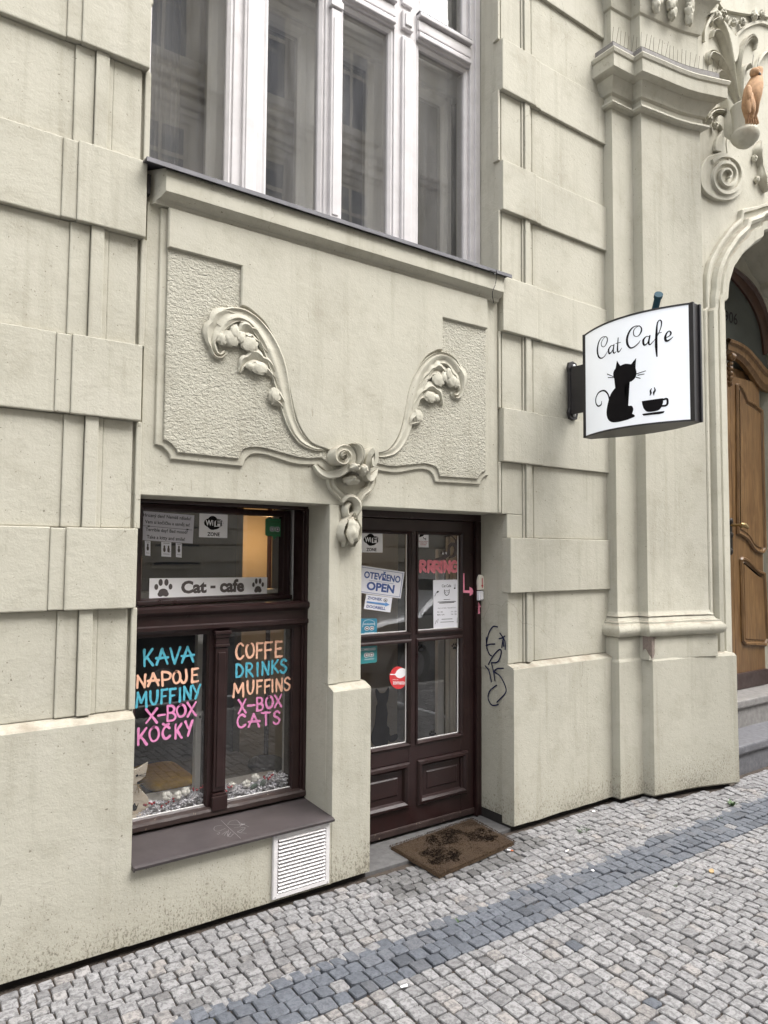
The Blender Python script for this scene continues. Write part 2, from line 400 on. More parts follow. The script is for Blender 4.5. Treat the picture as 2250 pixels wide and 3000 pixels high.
def smooth_pts(pts, k=6, closed=False):
    P = [np.array(p, float) for p in pts]; n = len(P); out = []
    for i in range(n if closed else n-1):
        p0 = P[(i-1) % n] if closed or i > 0 else 2*P[0]-P[1]
        p1, p2 = P[i], P[(i+1) % n]
        p3 = P[(i+2) % n] if closed or i+2 < n else 2*P[-1]-P[-2]
        for j in range(k):
            t = j/k
            out.append(tuple(.5*((2*p1)+(-p0+p2)*t+(2*p0-5*p1+4*p2-p3)*t*t+(-p0+3*p1-3*p2+p3)*t**3)))
    if not closed: out.append(tuple(P[-1]))
    return out
ROUND = [(-1, 0), (-.9, .45), (-.6, .82), (0, 1), (.6, .82), (.9, .45), (1, 0)]
GROOVE = [(-1, 0), (-.97, .70), (-.80, .88), (-.58, .60), (-.15, .58), (.12, .95), (.45, 1), (.62, .66), (.80, .66), (.93, .92), (1, 0)]
FLAT = [(-1, 0), (-.97, .8), (-.85, 1), (.85, 1), (.97, .8), (1, 0)]
LEAFP = [(-1, 0), (-.97, .62), (-.60, .95), (-.30, .62), (0, .36), (.10, .62), (.42, 1), (.70, .74), (.97, .60), (1, 0)]
def ribbon(mb, pts, wd, hg, Y, prof=ROUND, k=6, lump=0, lobes=None):
    """relief strip on a wall facing -Y: centre line in (x, z), half width and height along it"""
    P = smooth_pts(pts, k); n = len(P)
    W = np.interp(np.linspace(0, 1, n), np.linspace(0, 1, len(wd)), wd)
    Hh = np.interp(np.linspace(0, 1, n), np.linspace(0, 1, len(hg)), hg)
    rows = []
    for i in range(n):
        a = np.array(P[min(i+1, n-1)])-np.array(P[max(i-1, 0)]); a /= max(1e-9, np.hypot(*a)); nn = (-a[1], a[0])
        row = []
        for t, h in prof:
            wv = W[i]*(1+lobes[1]*(abs(sin(pi*lobes[0]*i/(n-1)+(.8 if t > 0 else 0)))*2-1.3)) if lobes and abs(t) > .2 else W[i]
            x = P[i][0]+nn[0]*t*wv; z = P[i][1]+nn[1]*t*wv
            l = lump*mn.noise(Vector((x*28, 3.3, z*28))) if h > .1 else 0
            row.append((x, Y-h*Hh[i]-l+(.004 if h == 0 else 0), z))
        rows.append(row)
    mb.grid(rows)
    for r in (rows[0], rows[-1]): mb.add(r, [tuple(range(len(r)))])
    return mb
def band_between(mb, A, B, prof):
    """A, B matching (x, z) polylines; prof = [(t, y)]"""
    rows = [[(a[0]+(b[0]-a[0])*t, y, a[1]+(b[1]-a[1])*t) for t, y in prof] for a, b in zip(A, B)]
    return mb.grid(rows)
def resample(P, n):
    P = np.array(P, float); d = np.r_[0, np.cumsum(np.hypot(*np.diff(P, axis=0).T))]
    s = np.linspace(0, d[-1], n); return [tuple(p) for p in np.c_[np.interp(s, d, P[:, 0]), np.interp(s, d, P[:, 1])]]
def plan_off(P, d):
    """offset a plan polyline (x, y) towards the street by d"""
    n = len(P); out = []
    for i in range(n):
        s = []
        for a, b in ((i-1, i), (i, i+1)):
            if a < 0 or b >= n: continue
            t = Vector((P[b][0]-P[a][0], P[b][1]-P[a][1], 0)).normalized(); s.append(Vector((t.y, -t.x, 0)))
        m = sum(s, Vector()).normalized(); k = d/max(.5, m.dot(s[0])); out.append((P[i][0]+m.x*k, P[i][1]+m.y*k))
    return out
def plan_loft(mb, P, prof):
    return mb.grid([[(x, y, z) for x, y in plan_off(P, d)] for d, z in prof])

def tag(o, label=None, cat=None, group=None, kind=None):
    if label: o['label'] = label
    if cat: o['category'] = cat
    if group: o['group'] = group
    if kind: o['kind'] = kind
    return o
def empty(name, loc=(0, 0, 0)):
    o = bpy.data.objects.new(name, None); o.location = loc; o.empty_display_size = .1; col.objects.link(o); return o
def keep(o, parent):
    o.parent = parent; o.matrix_parent_inverse = Matrix.Translation(-Vector(parent.location)); return o
class Thing:
    """an Empty at the thing's base; parts are given in world metres"""
    def __init__(s, name, loc, label, cat, group=None):
        s.o = tag(empty(name, loc), label, cat, group); s.loc = Vector(loc)
    def part(s, mb, name, mat, smooth=False, parent=None):
        base = parent if parent else s.o
        mb.v = [(v[0]-s.loc.x, v[1]-s.loc.y, v[2]-s.loc.z) for v in mb.v]
        return mb.build(name, mat, base, smooth)

# =================================================================== TOWN HOUSE
house = tag(empty('town_house'), 'pale cream stucco house front with banded piers, relief panel and cafe on the ground floor', 'building')
def hp(mb, name, mat='stucco', smooth=False, parent=None): return mb.build(name, mat, parent or house, smooth)
WY, PLY = 3.035, 2.967                      # wall face, plinth face
BL, STR, FLD = 2.985, 2.993, 2.999          # faces of proud block, strip and field
CX = 1.912
BANDS = [(1.363, 1.69), (2.14, 2.46), (2.925, 3.255), (3.668, 3.975), (4.42, 4.74), (5.18, 5.50), (5.94, 6.26)]
TOPZ = 15.5
b = MB()
b.box(-4, .885, WY, 3.42, .03, TOPZ)                                # left pier
b.box(.885, 3.045, WY, 3.42, 1.832, 3.10)                           # lintel and apron of the upper window
b.box(.885, 3.04, WY, 3.42, 6.2, TOPZ)
b.box(2.990, 4.6, WY, 3.42, 3.10, TOPZ); b.box(3.048, 4.6, WY, 3.42, .03, 1.832); b.box(3.045, 4.6, WY, 3.42, 1.832, 3.10)
b.box(1.868, 2.018, WY+.004, 3.42, .03, 1.832)
b.box(-4, 8.5, 3.42, 9, 6.6, TOPZ-.1); 
hp(b, 'wall')
b = MB()                                                            # recessed stone foot under the plaster edge; near-black adds the gap's shade
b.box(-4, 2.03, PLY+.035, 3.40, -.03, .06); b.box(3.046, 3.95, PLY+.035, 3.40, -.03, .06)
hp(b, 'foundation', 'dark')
def plinth(x0, x1, top=.918, foot=.020):
    pr = [(PLY+.02, foot), (PLY, foot+.006), (PLY, top), (PLY+.006, top+.006), (WY-.012, top+.026), (WY+.03, top+.028), (WY+.03, foot)]
    mb = MB(); n = len(pr)
    nx = max(2, int((x1-x0)/.10))
    xs = np.linspace(x0, x1, nx+1)
    rows = [[(x, y, z+(.006*mn.noise(Vector((x*6, 1, 0))) if j < 2 else .003*mn.noise(Vector((x*9, 7, j))) if j in (2, 3) else 0)) for j, (y, z) in enumerate(pr)] for x in xs]
    mb.grid(rows, True); mb.add(rows[0], [tuple(range(n))]); mb.add(rows[-1], [tuple(range(n))]); return mb
hp(plinth(-4, .874), 'plinth'); hp(plinth(1.814, 2.034, .922), 'plinth'); hp(plinth(3.042, 3.96), 'plinth')
ap = MB().box(.868, 1.82, PLY+.002, 3.40, .022, .334); hp(ap, 'window_apron')
# ---- banded piers: every block, strip and field its own piece
def blk(x0, x1, y, z0, z1, name='stone_block', bev=.005, back=3.06):
    mb = MB().box(x0, x1, y, back, z0, z1, bev)
    for i, v in enumerate(mb.v):
        p = Vector(v); k = mn.noise(p*7)*.0022
        mb.v[i] = (v[0]+k, v[1]+mn.noise(p*5+Vector((9, 0, 0)))*.0012, v[2]+mn.noise(p*6+Vector((0, 4, 0)))*.0022)
    return hp(mb, name)
prev = .945
for i, (z0, z1) in enumerate(BANDS):
    blk(.597, .872, BL, z0, z1); blk(.540, .597, STR, z0+.002, z1-.003, 'stone_strip'); blk(-4, .540, FLD, z0, z1)
    xr = 3.038 if i == 0 else 2.983
    blk(xr, 3.280, BL, z0, z1); blk(3.280, 3.332, STR, z0+.002, z1-.003, 'stone_strip'); blk(3.332, 4.005, FLD, z0, z1)
    # the sunk courses between the bands
    a, c = prev+.001, z0-.001
    blk(-4, .579, 3.021, a, c, 'sunk_panel'); blk(.579, .655, 3.012, a, c, 'stone_strip'); blk(.657, .708, 2.999, a, c, 'fillet', .003)
    blk(.708, .729, 3.016, a, c, 'fillet', .003); blk(.729, .850, 3.018, a, c, 'sunk_panel')
    blk(.862, .886, 3.010, a, c, 'edge_strip', .004)
    if i < 3 and i > 0 or i > 3 or i == 3:
        blk(2.968, 2.986, 3.010, max(a, 1.836), c, 'edge_strip', .004)
    x0 = 3.0 if i else 3.04
    if i == 1:
        blk(3.04, 3.168, 3.016, a, 1.83, 'sunk_panel'); blk(2.998, 3.168, 3.016, 1.8305, c, 'sunk_panel')
    else: blk(x0 if i else 3.045, 3.168, 3.016, a, c, 'sunk_panel')
    blk(3.171, 3.184, 3.009, a, c, 'fillet', .003); blk(3.190, 3.234, 2.998, a, c, 'fillet', .003)
    blk(3.234, 3.273, 3.022, a, c, 'stone_strip'); blk(3.273, 4.005, 3.019, a, c, 'sunk_panel')
    prev = z1
# ---- wall face of the bay and the relief panel
PN, BD, RG, CT = 3.020, 3.008, 2.998, 2.984            # wall, border, rough field, raised centre
b = MB(); b.box(.886, 2.967, PN, WY+.01, 1.834, 3.10, .003); hp(b, 'bay_face')
def mir(pts): return [(2*CX-x, z) for x, z in pts][::-1]
outL = [(.940, 3.085), (.940, 2.049)]+smooth_pts([(.946, 2.049), (.968, 2.044), (.989, 2.027), (1.003, 2.010), (1.008, 1.992)], 3)+[(1.340, 1.986)] + \
    smooth_pts([(1.345, 1.990), (1.358, 2.022), (1.388, 2.045), (1.446, 2.050), (1.52, 2.036), (1.593, 2.021), (1.66, 2.018), (1.738, 2.024)], 4)+[(1.79, 1.990), (1.83, 1.975)]
inL = [(.971, 3.085), (.973, 2.071)]+smooth_pts([(.978, 2.071), (1.000, 2.062), (1.018, 2.046), (1.030, 2.034), (1.033, 2.022)], 3)+[(1.318, 2.017)] + \
    smooth_pts([(1.321, 2.024), (1.336, 2.058), (1.367, 2.074), (1.42, 2.080), (1.50, 2.070), (1.614, 2.052), (1.68, 2.050), (1.75, 2.058)], 4)+[(1.80, 2.03), (1.84, 2.01)]
topin = [(CX, 2.0), (CX, 3.085)]
half_out = outL+[(CX, 1.97), (CX, 3.085)]
for side in (0, 1):
    po = outL+[(CX-.02, 1.99), (CX-.02, 3.085)]; pi_ = inL+[(CX-.03, 2.03), (CX-.03, 3.084)]
    if side: po = [(2*CX-x, z) for x, z in po]; pi_ = [(2*CX-x, z) for x, z in pi_]
    hp(MB().prism(po, BD, PN+.01, .004), 'panel_border')
    hp(MB().prism(pi_, RG, BD+.008, .003), 'rough_field', 'rough')
stemL = [(1.310, 2.722), (1.340, 2.719), (1.368, 2.706), (1.423, 2.670), (1.466, 2.616), (1.502, 2.547), (1.533, 2.474), (1.556, 2.398), (1.575, 2.321), (1.603, 2.234), (1.640, 2.170), (1.690, 2.123), (1.769, 2.102)]
cp = [(.968, 3.086), (.968, 2.908), (1.310, 2.906)]+smooth_pts(stemL, 4)+[(1.83, 2.085)]
cp = cp+[(2*CX-x, z) for x, z in cp[::-1]]
hp(MB().prism(cp, CT, RG+.006, .005), 'raised_centre')
# ---- moulding and metal flashing of the upper window sill
pr = [(3.03, 3.085), (2.996, 3.090), (2.990, 3.105), (2.972, 3.112), (2.955, 3.128), (2.948, 3.135), (2.948, 3.225), (2.955, 3.235), (3.25, 3.262)]
sx = np.linspace(.890, 2.952, 24)
mb = MB(); rows = []
for i, x in enumerate(sx):
    rows.append([(x+(.0 if 0 < i < 23 else (.05*(3.03-y)/.08 if i == 0 else -.0)), y, z+.0015*mn.noise(Vector((x*5, y*9, z)))) for y, z in pr])
mb.grid(rows); mb.add(rows[0], [tuple(range(len(pr)))]); mb.add(rows[-1], [tuple(range(len(pr)))])
sill = hp(mb, 'sill_moulding', 'stucco', 40)
mb = MB(); fl = [(2.930, 3.224), (2.926, 3.226), (2.928, 3.246), (3.24, 3.272), (3.24, 3.268), (2.94, 3.240)]
rows = [[(x, y, z+.001*mn.noise(Vector((x*9, 0, 3)))) for y, z in fl] for x in np.linspace(.852, 2.998, 30)]
mb.grid(rows, True); mb.add(rows[0], [tuple(range(6))]); mb.add(rows[-1], [tuple(range(6))]); hp(mb, 'sill_flashing', 'flash', 30, sill)
# ---- pier between window and door, with sunk panel
blk(1.812, 1.868, 3.016, .95, 1.834, 'pier_face', .004); blk(1.868, 1.8795, 3.024, .95, 1.822, 'fillet', .002); blk(1.8795, 2.014, 3.031, .95, 1.808, 'sunk_panel', .002)
b = MB().box(1.813, 1.868, 3.03, 3.42, .3, 1.833); hp(b, 'window_reveal')
b = MB().box(3.047, 3.10, 2.975, 3.30, .024, .93); b.box(3.0445, 3.10, 3.02, 3.42, .9, 1.8315); hp(b, 'door_reveal')

# ---- relief ornament
def scroll(flip):
    f = (lambda P: [(2*CX-x, z) for x, z in P]) if flip else (lambda P: P)
    c8 = Z(560, 850, 400/1659); Y = RG+.002
    g = lambda P: f([xz(*c8(*p), 2.985) for p in P])
    px = .000905; HS = .62
    mb = MB()
    ribbon(mb, g([(1620, 1925), (1500, 1900), (1350, 1810), (1240, 1640), (1175, 1450), (1130, 1250), (1085, 1050), (1025, 850), (940, 650), (830, 480), (700, 350), (560, 300), (430, 330), (330, 420)]),
           [12*px, 20*px, 27*px, 32*px, 36*px, 42*px, 50*px, 54*px, 50*px, 44*px, 38*px, 38*px, 44*px, 40*px], [h*HS for h in [.014, .020, .022, .024, .026, .030, .034, .038, .040, .042, .042, .044, .042, .034]], Y, GROOVE, 6, 0.0012)
    o = mb.build('scroll_ornament', 'relief', house, 50)
    def knob(l, P, seed, sc=1.0):
        for i, (x, y, rx, ry, dy) in enumerate(P):
            c = g([(x, y)])[0]; l.blob((c[0], Y-dy, c[1]), (rx*px*sc, .011, ry*px*sc), .16, 3.2, 3, seed+i)
    l = MB()   # big leaf curling over at the top
    ribbon(l, g([(560, 320), (450, 330), (350, 390), (285, 480), (255, 590), (262, 690), (300, 770), (360, 795), (408, 772), (420, 735)]),
           [24*px, 48*px, 66*px, 62*px, 36*px, 22*px, 18*px, 17*px, 15*px, 8*px], [.018, .023, .025, .025, .022, .022, .020, .019, .018, .014], Y, LEAFP, 7, .002, (3.5, .20))
    knob(l, ((470, 590, 44, 40, .020), (375, 590, 30, 34, .018), (520, 520, 26, 40, .022)), 0)
    l.build('leaf', 'relief', o, 40)
    l = MB()
    ribbon(l, g([(1010, 900), (950, 770), (870, 660), (790, 570), (720, 520), (640, 510), (580, 560)]), [8*px, 19*px, 25*px, 36*px, 50*px, 54*px, 20*px], [.014, .020, .024, .028, .031, .030, .020], Y, LEAFP, 7, .002, (4.5, .24))
    knob(l, ((700, 655, 46, 42, .022), (600, 585, 26, 34, .022)), 10)
    l.build('leaf', 'relief', o, 40)
    l = MB()
    ribbon(l, g([(1095, 1230), (1040, 1080), (960, 960), (870, 880), (770, 840), (680, 870), (620, 930), (598, 1000)]), [8*px, 20*px, 31*px, 44*px, 52*px, 40*px, 19*px, 8*px], [.012, .019, .024, .027, .027, .024, .018, .012], Y, LEAFP, 7, .002, (4.5, .24))
    knob(l, ((825, 950, 46, 34, .020), (725, 930, 28, 22, .018)), 20)
    l.build('leaf', 'relief', o, 40)
    l = MB(); ribbon(l, g([(1130, 1420), (1090, 1360), (1035, 1310), (985, 1270)]), [8*px, 30*px, 44*px, 16*px], [.014, .024, .030, .020], Y, LEAFP, 6, .002)
    knob(l, ((1015, 1280, 34, 42, .018),), 30)
    l.build('bud', 'relief', o, 40)
scroll(False); scroll(True)
# ---- cartouche over the pier, its link and hanging bud
q = Z(900, 1250, 250/1382); QP = .000497
Q = lambda P, Y=2.97: [xz(*q(*p), Y) for p in P]
cart = MB()
eL = smooth_pts([(560, 340), (640, 330), (705, 400), (728, 510), (705, 600), (655, 680), (640, 720)], 5); eR = smooth_pts([(820, 300), (880, 350), (900, 420), (885, 520), (880, 600), (905, 690), (915, 770)], 5)
rows = []
for k, (a, c) in enumerate(zip(eL, eR)):
    v_ = k/(len(eL)-1); row = []
    for m in range(33):
        u = m/32; p_ = (a[0]+(c[0]-a[0])*u, a[1]+(c[1]-a[1])*u-46*sin(pi*u)*max(0, 1-v_*2.2))
        bul = sin(pi*min(1, max(0, u)))**.6; dep = (.030+.075*sin(pi*min(1, .22+.72*v_))**.8)*bul+.012*abs(sin(u*pi*4))*bul
        x_, z_ = xz(*q(*p_), 2.97); row.append((x_, PN-dep, z_))
    rows.append(row)
cart.grid(rows)
cart_o = cart.build('cartouche', 'relief', house, 50)
v = MB()
ribbon(v, Q([(175, 610), (250, 720), (350, 780), (470, 770), (590, 700), (670, 590), (680, 470), (620, 380), (520, 355), (430, 400), (400, 490), (440, 570), (530, 590), (580, 520), (550, 450), (495, 450), (480, 500), (510, 530)]),
       [18*QP, 28*QP, 34*QP, 38*QP, 40*QP, 40*QP, 38*QP, 35*QP, 32*QP, 29*QP, 27*QP, 25*QP, 23*QP, 20*QP, 18*QP, 16*QP, 12*QP, 8*QP],
       [.022, .034, .044, .06, .075, .085, .09, .092, .095, .098, .10, .102, .104, .106, .108, .11, .11, .108], PN, [(-1, 0), (-.99, .9), (-.7, 1), (-.2, .93), (.5, .93), (.8, 1), (.99, .9), (1, 0)], 6)
v.build('volute', 'relief', cart_o, 50)
v = MB()
ribbon(v, Q([(1205, 680), (1150, 760), (1075, 830), (1000, 800), (950, 700), (930, 580), (940, 470), (990, 400), (1035, 430), (1040, 540), (1010, 640), (985, 560), (1010, 490)]),
       [10*QP, 26*QP, 34*QP, 36*QP, 38*QP, 36*QP, 34*QP, 32*QP, 28*QP, 24*QP, 20*QP, 14*QP, 8*QP], [.014, .024, .034, .05, .07, .085, .095, .10, .10, .098, .095, .095, .09], PN, FLAT, 6)
v.build('volute', 'relief', cart_o, 50)
v = MB()
for i, (x, y, rx, ry, Y) in enumerate(((690, 668, 50, 40, 2.93), (840, 710, 44, 62, 2.94), (735, 850, 88, 58, 2.985))):
    c = Q([(x, y)])[0]; v.blob((c[0], Y, c[1]), (rx*QP, .036, ry*QP), .18, 2.2, 3, 40+i)
v.build('shell', 'relief', cart_o, 55)
v = MB()
for pts in ([(400, 800), (400, 900), (450, 1010), (540, 1100), (620, 1180)], [(1060, 800), (1050, 900), (1010, 1000), (930, 1070), (870, 1150), (840, 1230)]):
    ribbon(v, Q(pts, 3.0), [44*QP]*len(pts), [.026, .026, .026, .026, .024, .02][:len(pts)], PN, GROOVE, 6)
ribbon(v, Q([(590, 1230), (650, 1150), (740, 1150), (820, 1240), (830, 1340), (790, 1440)], 2.99), [22*QP, 34*QP, 42*QP, 44*QP, 42*QP, 30*QP], [.03, .042, .05, .052, .048, .036], PN, ROUND, 6)
v.build('strap', 'relief', cart_o, 50)
v = MB(); ribbon(v, Q([(690, 1240), (640, 1330), (660, 1440), (730, 1500), (800, 1440), (830, 1330)], 3.0), [34*QP]*6, [.034, .036, .036, .04, .036, .03], PN+.004, ROUND, 6); v.build('ring', 'relief', cart_o, 50)
bud = MB()
ribbon(bud, Q([(735, 1400), (690, 1500), (630, 1620), (610, 1740), (630, 1850), (615, 1950)], 3.0), [20*QP, 44*QP, 78*QP, 84*QP, 56*QP, 10*QP], [.05, .056, .064, .066, .054, .03], PN+.012, LEAFP, 6, .012)
ribbon(bud, Q([(735, 1400), (770, 1520), (800, 1640), (800, 1750), (770, 1850), (770, 1945)], 3.0), [20*QP, 36*QP, 52*QP, 60*QP, 48*QP, 10*QP], [.05, .054, .060, .060, .050, .03], PN+.012, LEAFP, 6, .012)
c = Q([(700, 1690)], 3.0)[0]; bud.blob((c[0], 2.985, c[1]), (80*QP, .03, 130*QP), .2, 2, 3, 55)
bud.build('hanging_bud', 'relief', cart_o, 55)

# =================================================================== UPPER WINDOW
UX = [1.508, 1.340]
uw = MB(); FY = 3.200
uw.box(2.914, 2.990, FY, 3.33, 3.26, 6.19, .006)
uw.box(2.945, 2.986, FY-.014, FY+.02, 3.26, 6.15, .004)
win = hp(uw, 'upper_window', 'white')
def sub(mb, name, mat, par, smooth=False): return mb.build(name, mat, par, smooth)
sub(MB().box(.84, .915, FY, 3.33, 3.26, 6.19, .006), 'jamb', 'white', win)
m_ = MB()          # centre post: a slim half column with base and cap
m_.box(1.868, 1.962, FY+.01, 3.33, 3.26, 6.15, .005); m_.box(1.893, 1.955, FY-.016, FY+.02, 3.36, 4.55, .006); m_.box(1.885, 1.963, FY-.022, FY+.02, 3.262, 3.345, .006)
m_.box(1.899, 1.949, FY-.022, FY+.02, 3.345, 3.365, .004); m_.box(1.885, 1.963, FY-.024, FY+.02, 4.56, 4.60, .005); m_.box(1.893, 1.955, FY-.018, FY+.02, 4.60, 4.64, .004)
m_.box(1.905, 1.943, FY-.021, FY, 3.40, 4.50, .004); m_.box(1.89, 1.958, FY-.014, FY+.02, 4.80, 6.1, .005)
sub(m_, 'mullion', 'white', win)
for x0, x1 in ((1.345, 1.508), (2.330, 2.494)):
    m_ = MB(); m_.box(x0, x1, FY+.012, 3.33, 3.26, 6.15, .005); m_.box(x0+.048, x0+.125, FY-.006, FY+.03, 3.262, 4.615, .007); m_.box(x0+.062, x0+.112, FY-.012, FY+.01, 3.28, 4.60, .004)
    m_.box(x0+.048, x0+.125, FY-.010, FY+.03, 4.66, 4.77, .006); m_.box(x0+.062, x0+.112, FY-.020, FY, 4.68, 4.75, .005); m_.box(x0+.048, x0+.125, FY-.004, FY+.03, 4.81, 6.1, .007)
    sub(m_, 'mullion', 'white', win)
lights = [(.915, 1.345), (1.508, 1.868), (1.962, 2.330), (2.494, 2.914)]
t_ = MB()
for x0, x1 in lights:
    a, c = x0-.002, x1+.002
    t_.box(a, c, FY+.004, 3.32, 4.640, 4.795, .006); t_.box(a+.004, c-.004, FY-.016, FY+.03, 4.655, 4.685, .006); t_.box(a+.004, c-.004, FY-.008, FY+.03, 4.700, 4.760, .005)
    t_.box(a+.004, c-.004, FY-.028, FY+.03, 4.775, 4.800, .006)
sub(t_, 'transom', 'white', win)
t_ = MB()
for x0, x1 in lights: t_.box(x0, x1, FY-.02, FY+.05, 4.8005, 4.812, .003)
sub(t_, 'transom_flashing', 'flash', win)
for x0, x1 in lights:
    for z0, z1 in ((3.262, 4.640), (4.812, 6.15)):
        s_ = MB(); d = .030 if z0 < 4 else .04
        s_.rings(x0, x1, z0, z1, [(0, FY+.06), (0, FY+.022), (d*.5, FY+.018), (d, FY+.03), (d, FY+.065)], cap=False)
        sub(s_, 'casement', 'white', win)
        g_ = MB().box(x0+.02, x1-.02, FY+.045, FY+.049, z0+.02, z1-.02); sub(g_, 'pane', 'glassold', win)
iw = MB()                                        # inner pair of casements behind
for x0, x1 in lights:
    for z0, z1 in ((3.27, 4.56), (4.80, 6.1)):
        iw.rings(x0-.02, x1+.02, z0, z1, [(0, 3.46), (0, 3.405), (.03, 3.400), (.06, 3.410), (.072, 3.425), (.072, 3.46)], cap=False)
iw.box(.8, 3.0, 3.38, 3.46, 4.56, 4.80, .006)
for x in (1.41, 1.92, 2.41): iw.box(x-.09, x+.09, 3.41, 3.47, 3.27, 6.1, .004)
sub(iw, 'inner_casements', 'white_in', win)
for x0, x1 in lights:
    sub(MB().box(x0+.03, x1-.03, 3.43, 3.433, 3.33, 4.5), 'inner_pane', 'glassold', win)
h_ = MB(); h_.box(*[xz(700+478*.4822, 720*.4822, 3.40)[0], xz(700+515*.4822, 740*.4822, 3.40)[0]], 3.37, 3.385, xz(930, 355, 3.4)[1]-.008, xz(930, 350, 3.4)[1]+.006, .003); h_.box(xz(948, 355, 3.4)[0]-.006, xz(948, 355, 3.4)[0]+.006, 3.37, 3.41, xz(930, 355, 3.4)[1]-.03, xz(930, 350, 3.4)[1]+.03, .003)
sub(h_, 'window_handle', 'iron', win)
c_ = MB()
xs = np.linspace(2.02, 2.16, 26); c_.grid([[(x, 3.56+.012*sin(i*1.9), z) for i, x in enumerate(xs)] for z in (3.2, 6.1)]); xs = np.linspace(1.0, 1.20, 26)
c_.grid([[(x, 3.58+.012*sin(i*1.9), z) for i, x in enumerate(xs)] for z in (3.2, 6.1)])
sub(c_, 'curtain', 'curtain', win)

# =================================================================== SHOP WINDOW
SY = 3.235
sw = MB()
sw.box(.89, .952, SY, 3.34, .36, 1.83, .005); sw.box(1.786, 1.8125, SY, 3.34, .36, 1.83, .004); sw.box(.89, 1.8125, SY-.004, 3.30, 1.815, 1.8335, .005)
sw.box(1.745, 1.787, SY+.012, 3.34, .40, 1.24, .004); sw.box(.952, 1.75, SY+.014, 3.34, 1.205, 1.245, .003)
sw.box(1.797, 1.8128, SY-.012, SY+.02, .36, 1.82, .004)
shop = hp(sw, 'shop_window', 'brown')
tr_prof = [(3.27, 1.222), (SY-.004, 1.222), (SY-.010, 1.230), (SY-.020, 1.236), (SY-.020, 1.252), (SY-.008, 1.258), (SY-.008, 1.300), (SY-.016, 1.306), (SY-.030, 1.318), (SY-.030, 1.336), (SY-.018, 1.344), (3.27, 1.346)]
mb = MB().grid([[(x, y, z) for y, z in tr_prof] for x in np.linspace(.885, 1.822, 8)]); mb.add([(1.822, y, z) for y, z in tr_prof], [tuple(range(len(tr_prof)))]); sub(mb, 'transom', 'brown', shop, 35)
mb = MB(); mb.box(1.294, 1.386, SY+.010, 3.33, .385, 1.225, .004); mb.box(1.318, 1.380, SY-.012, SY+.02, .470, 1.140, .005); mb.box(1.330, 1.368, SY-.018, SY, .49, 1.12, .004)
mb.box(1.312, 1.388, SY-.022, SY+.02, .384, .452, .005); mb.box(1.316, 1.384, SY-.017, SY+.02, .452, .464, .004); mb.box(1.314, 1.386, SY-.019, SY+.02, 1.143, 1.158, .004)
mb.box(1.317, 1.383, SY-.015, SY+.02, 1.158, 1.186, .004); mb.box(1.312, 1.388, SY-.022, SY+.02, 1.188, 1.204, .004); mb.box(1.308, 1.392, SY-.028, SY+.02, 1.204, 1.221, .004)
sub(mb, 'mullion', 'brown', shop)
mb = MB(); mb.grid([[(x, y, z+.002*mn.noise(Vector((x*20, 0, z*30)))) for y, z in ((3.3, .405), (SY+.022, .404), (SY-.008, .396), (SY-.016, .386), (SY-.016, .366), (SY-.002, .358), (3.3, .352))] for x in np.linspace(.89, 1.8125, 40)])
sub(mb, 'bottom_rail', 'brown_worn', shop, 35)
mb = MB().box(.89, 1.8125, SY+.004, 3.30, .330, .362, .002); sub(mb, 'putty_strip', 'dark', shop)
for x0, x1 in ((.955, 1.294), (1.386, 1.747)):
    sub(MB().box(x0, x1, SY+.034, SY+.039, .400, 1.215), 'pane', 'glass', shop)
    mb = MB(); mb.rings(x0-.002, x1+.002, .402, 1.212, [(0, SY+.04), (0, SY+.016), (.007, SY+.024), (.008, SY+.033)], cap=False); sub(mb, 'glazing_bead', 'brown', shop)
    mb = MB(); mb.box(x0+.004, x1-.002, SY+.026, SY+.033, .405, .412, .002); sub(mb, 'putty_line', 'white_in', shop)
# tilted-in fanlight sash, hinged at its left side
SA, SHX, SHY = radians(8), .946, SY+.006
def sash_pt(u, d, z): return (SHX+u*cos(SA)-d*sin(SA)*-1*-1*0+u*0+d*sin(SA)*-1, SHY+u*sin(SA)+d*cos(SA), z)
SN = (-sin(SA), cos(SA), 0)
def warp(mb):
    mb.v = [sash_pt(x, y, z) for x, y, z in mb.v]; return mb
mb = MB(); mb.rings(0, .838, 1.350, 1.812, [(0, .05), (0, 0), (.018, -.004), (.026, .006), (.031, .022), (.031, .05)], cap=False); mb.box(.795, .838, -.003, .045, 1.352, 1.81, .003); mb.box(-.0, .848, -.012, .03, 1.352, 1.372, .005)
sash = sub(warp(mb), 'sash', 'brown', shop)
sub(warp(MB().box(.025, .82, .030, .034, 1.37, 1.79)), 'sash_pane', 'glass', shop)
sub(MB().grid([[(x, y, z) for y, z in ((2.938, .322), (2.936, .3325), (2.950, .337), (3.262, .352))] for x in np.linspace(.879, 1.812, 20)]).box(.876, .881, 2.938, 3.02, .318, .336), 'sill_plate', 'sillmetal', shop)
# =================================================================== CAFE DOOR
DY = 3.262
dr = MB()                                        # leaf: stiles and rails
LX0, LX1 = 2.062, 2.998
dr.box(LX0, 2.160, DY, DY+.045, .022, 1.79, .004); dr.box(2.893, LX1, DY, DY+.045, .022, 1.79, .004); dr.box(2.499, 2.563, DY, DY+.045, .16, 1.72, .004)
dr.box(2.159, 2.894, DY+.0005, DY+.045, 1.708, 1.789, .003); dr.box(2.159, 2.894, DY+.0015, DY+.045, .023, .162, .003)
for a, c in ((2.160, 2.499), (2.563, 2.893)):
    dr.box(a-.002, c+.002, DY+.001, DY+.045, 1.088, 1.140, .003); dr.box(a-.002, c+.002, DY+.001, DY+.045, .412, .512, .003)
    dr.box(a-.005, c+.005, DY-.012, DY+.02, 1.1265, 1.140, .004); dr.box(a-.005, c+.005, DY-.012, DY+.02, 1.083, 1.096, .004)
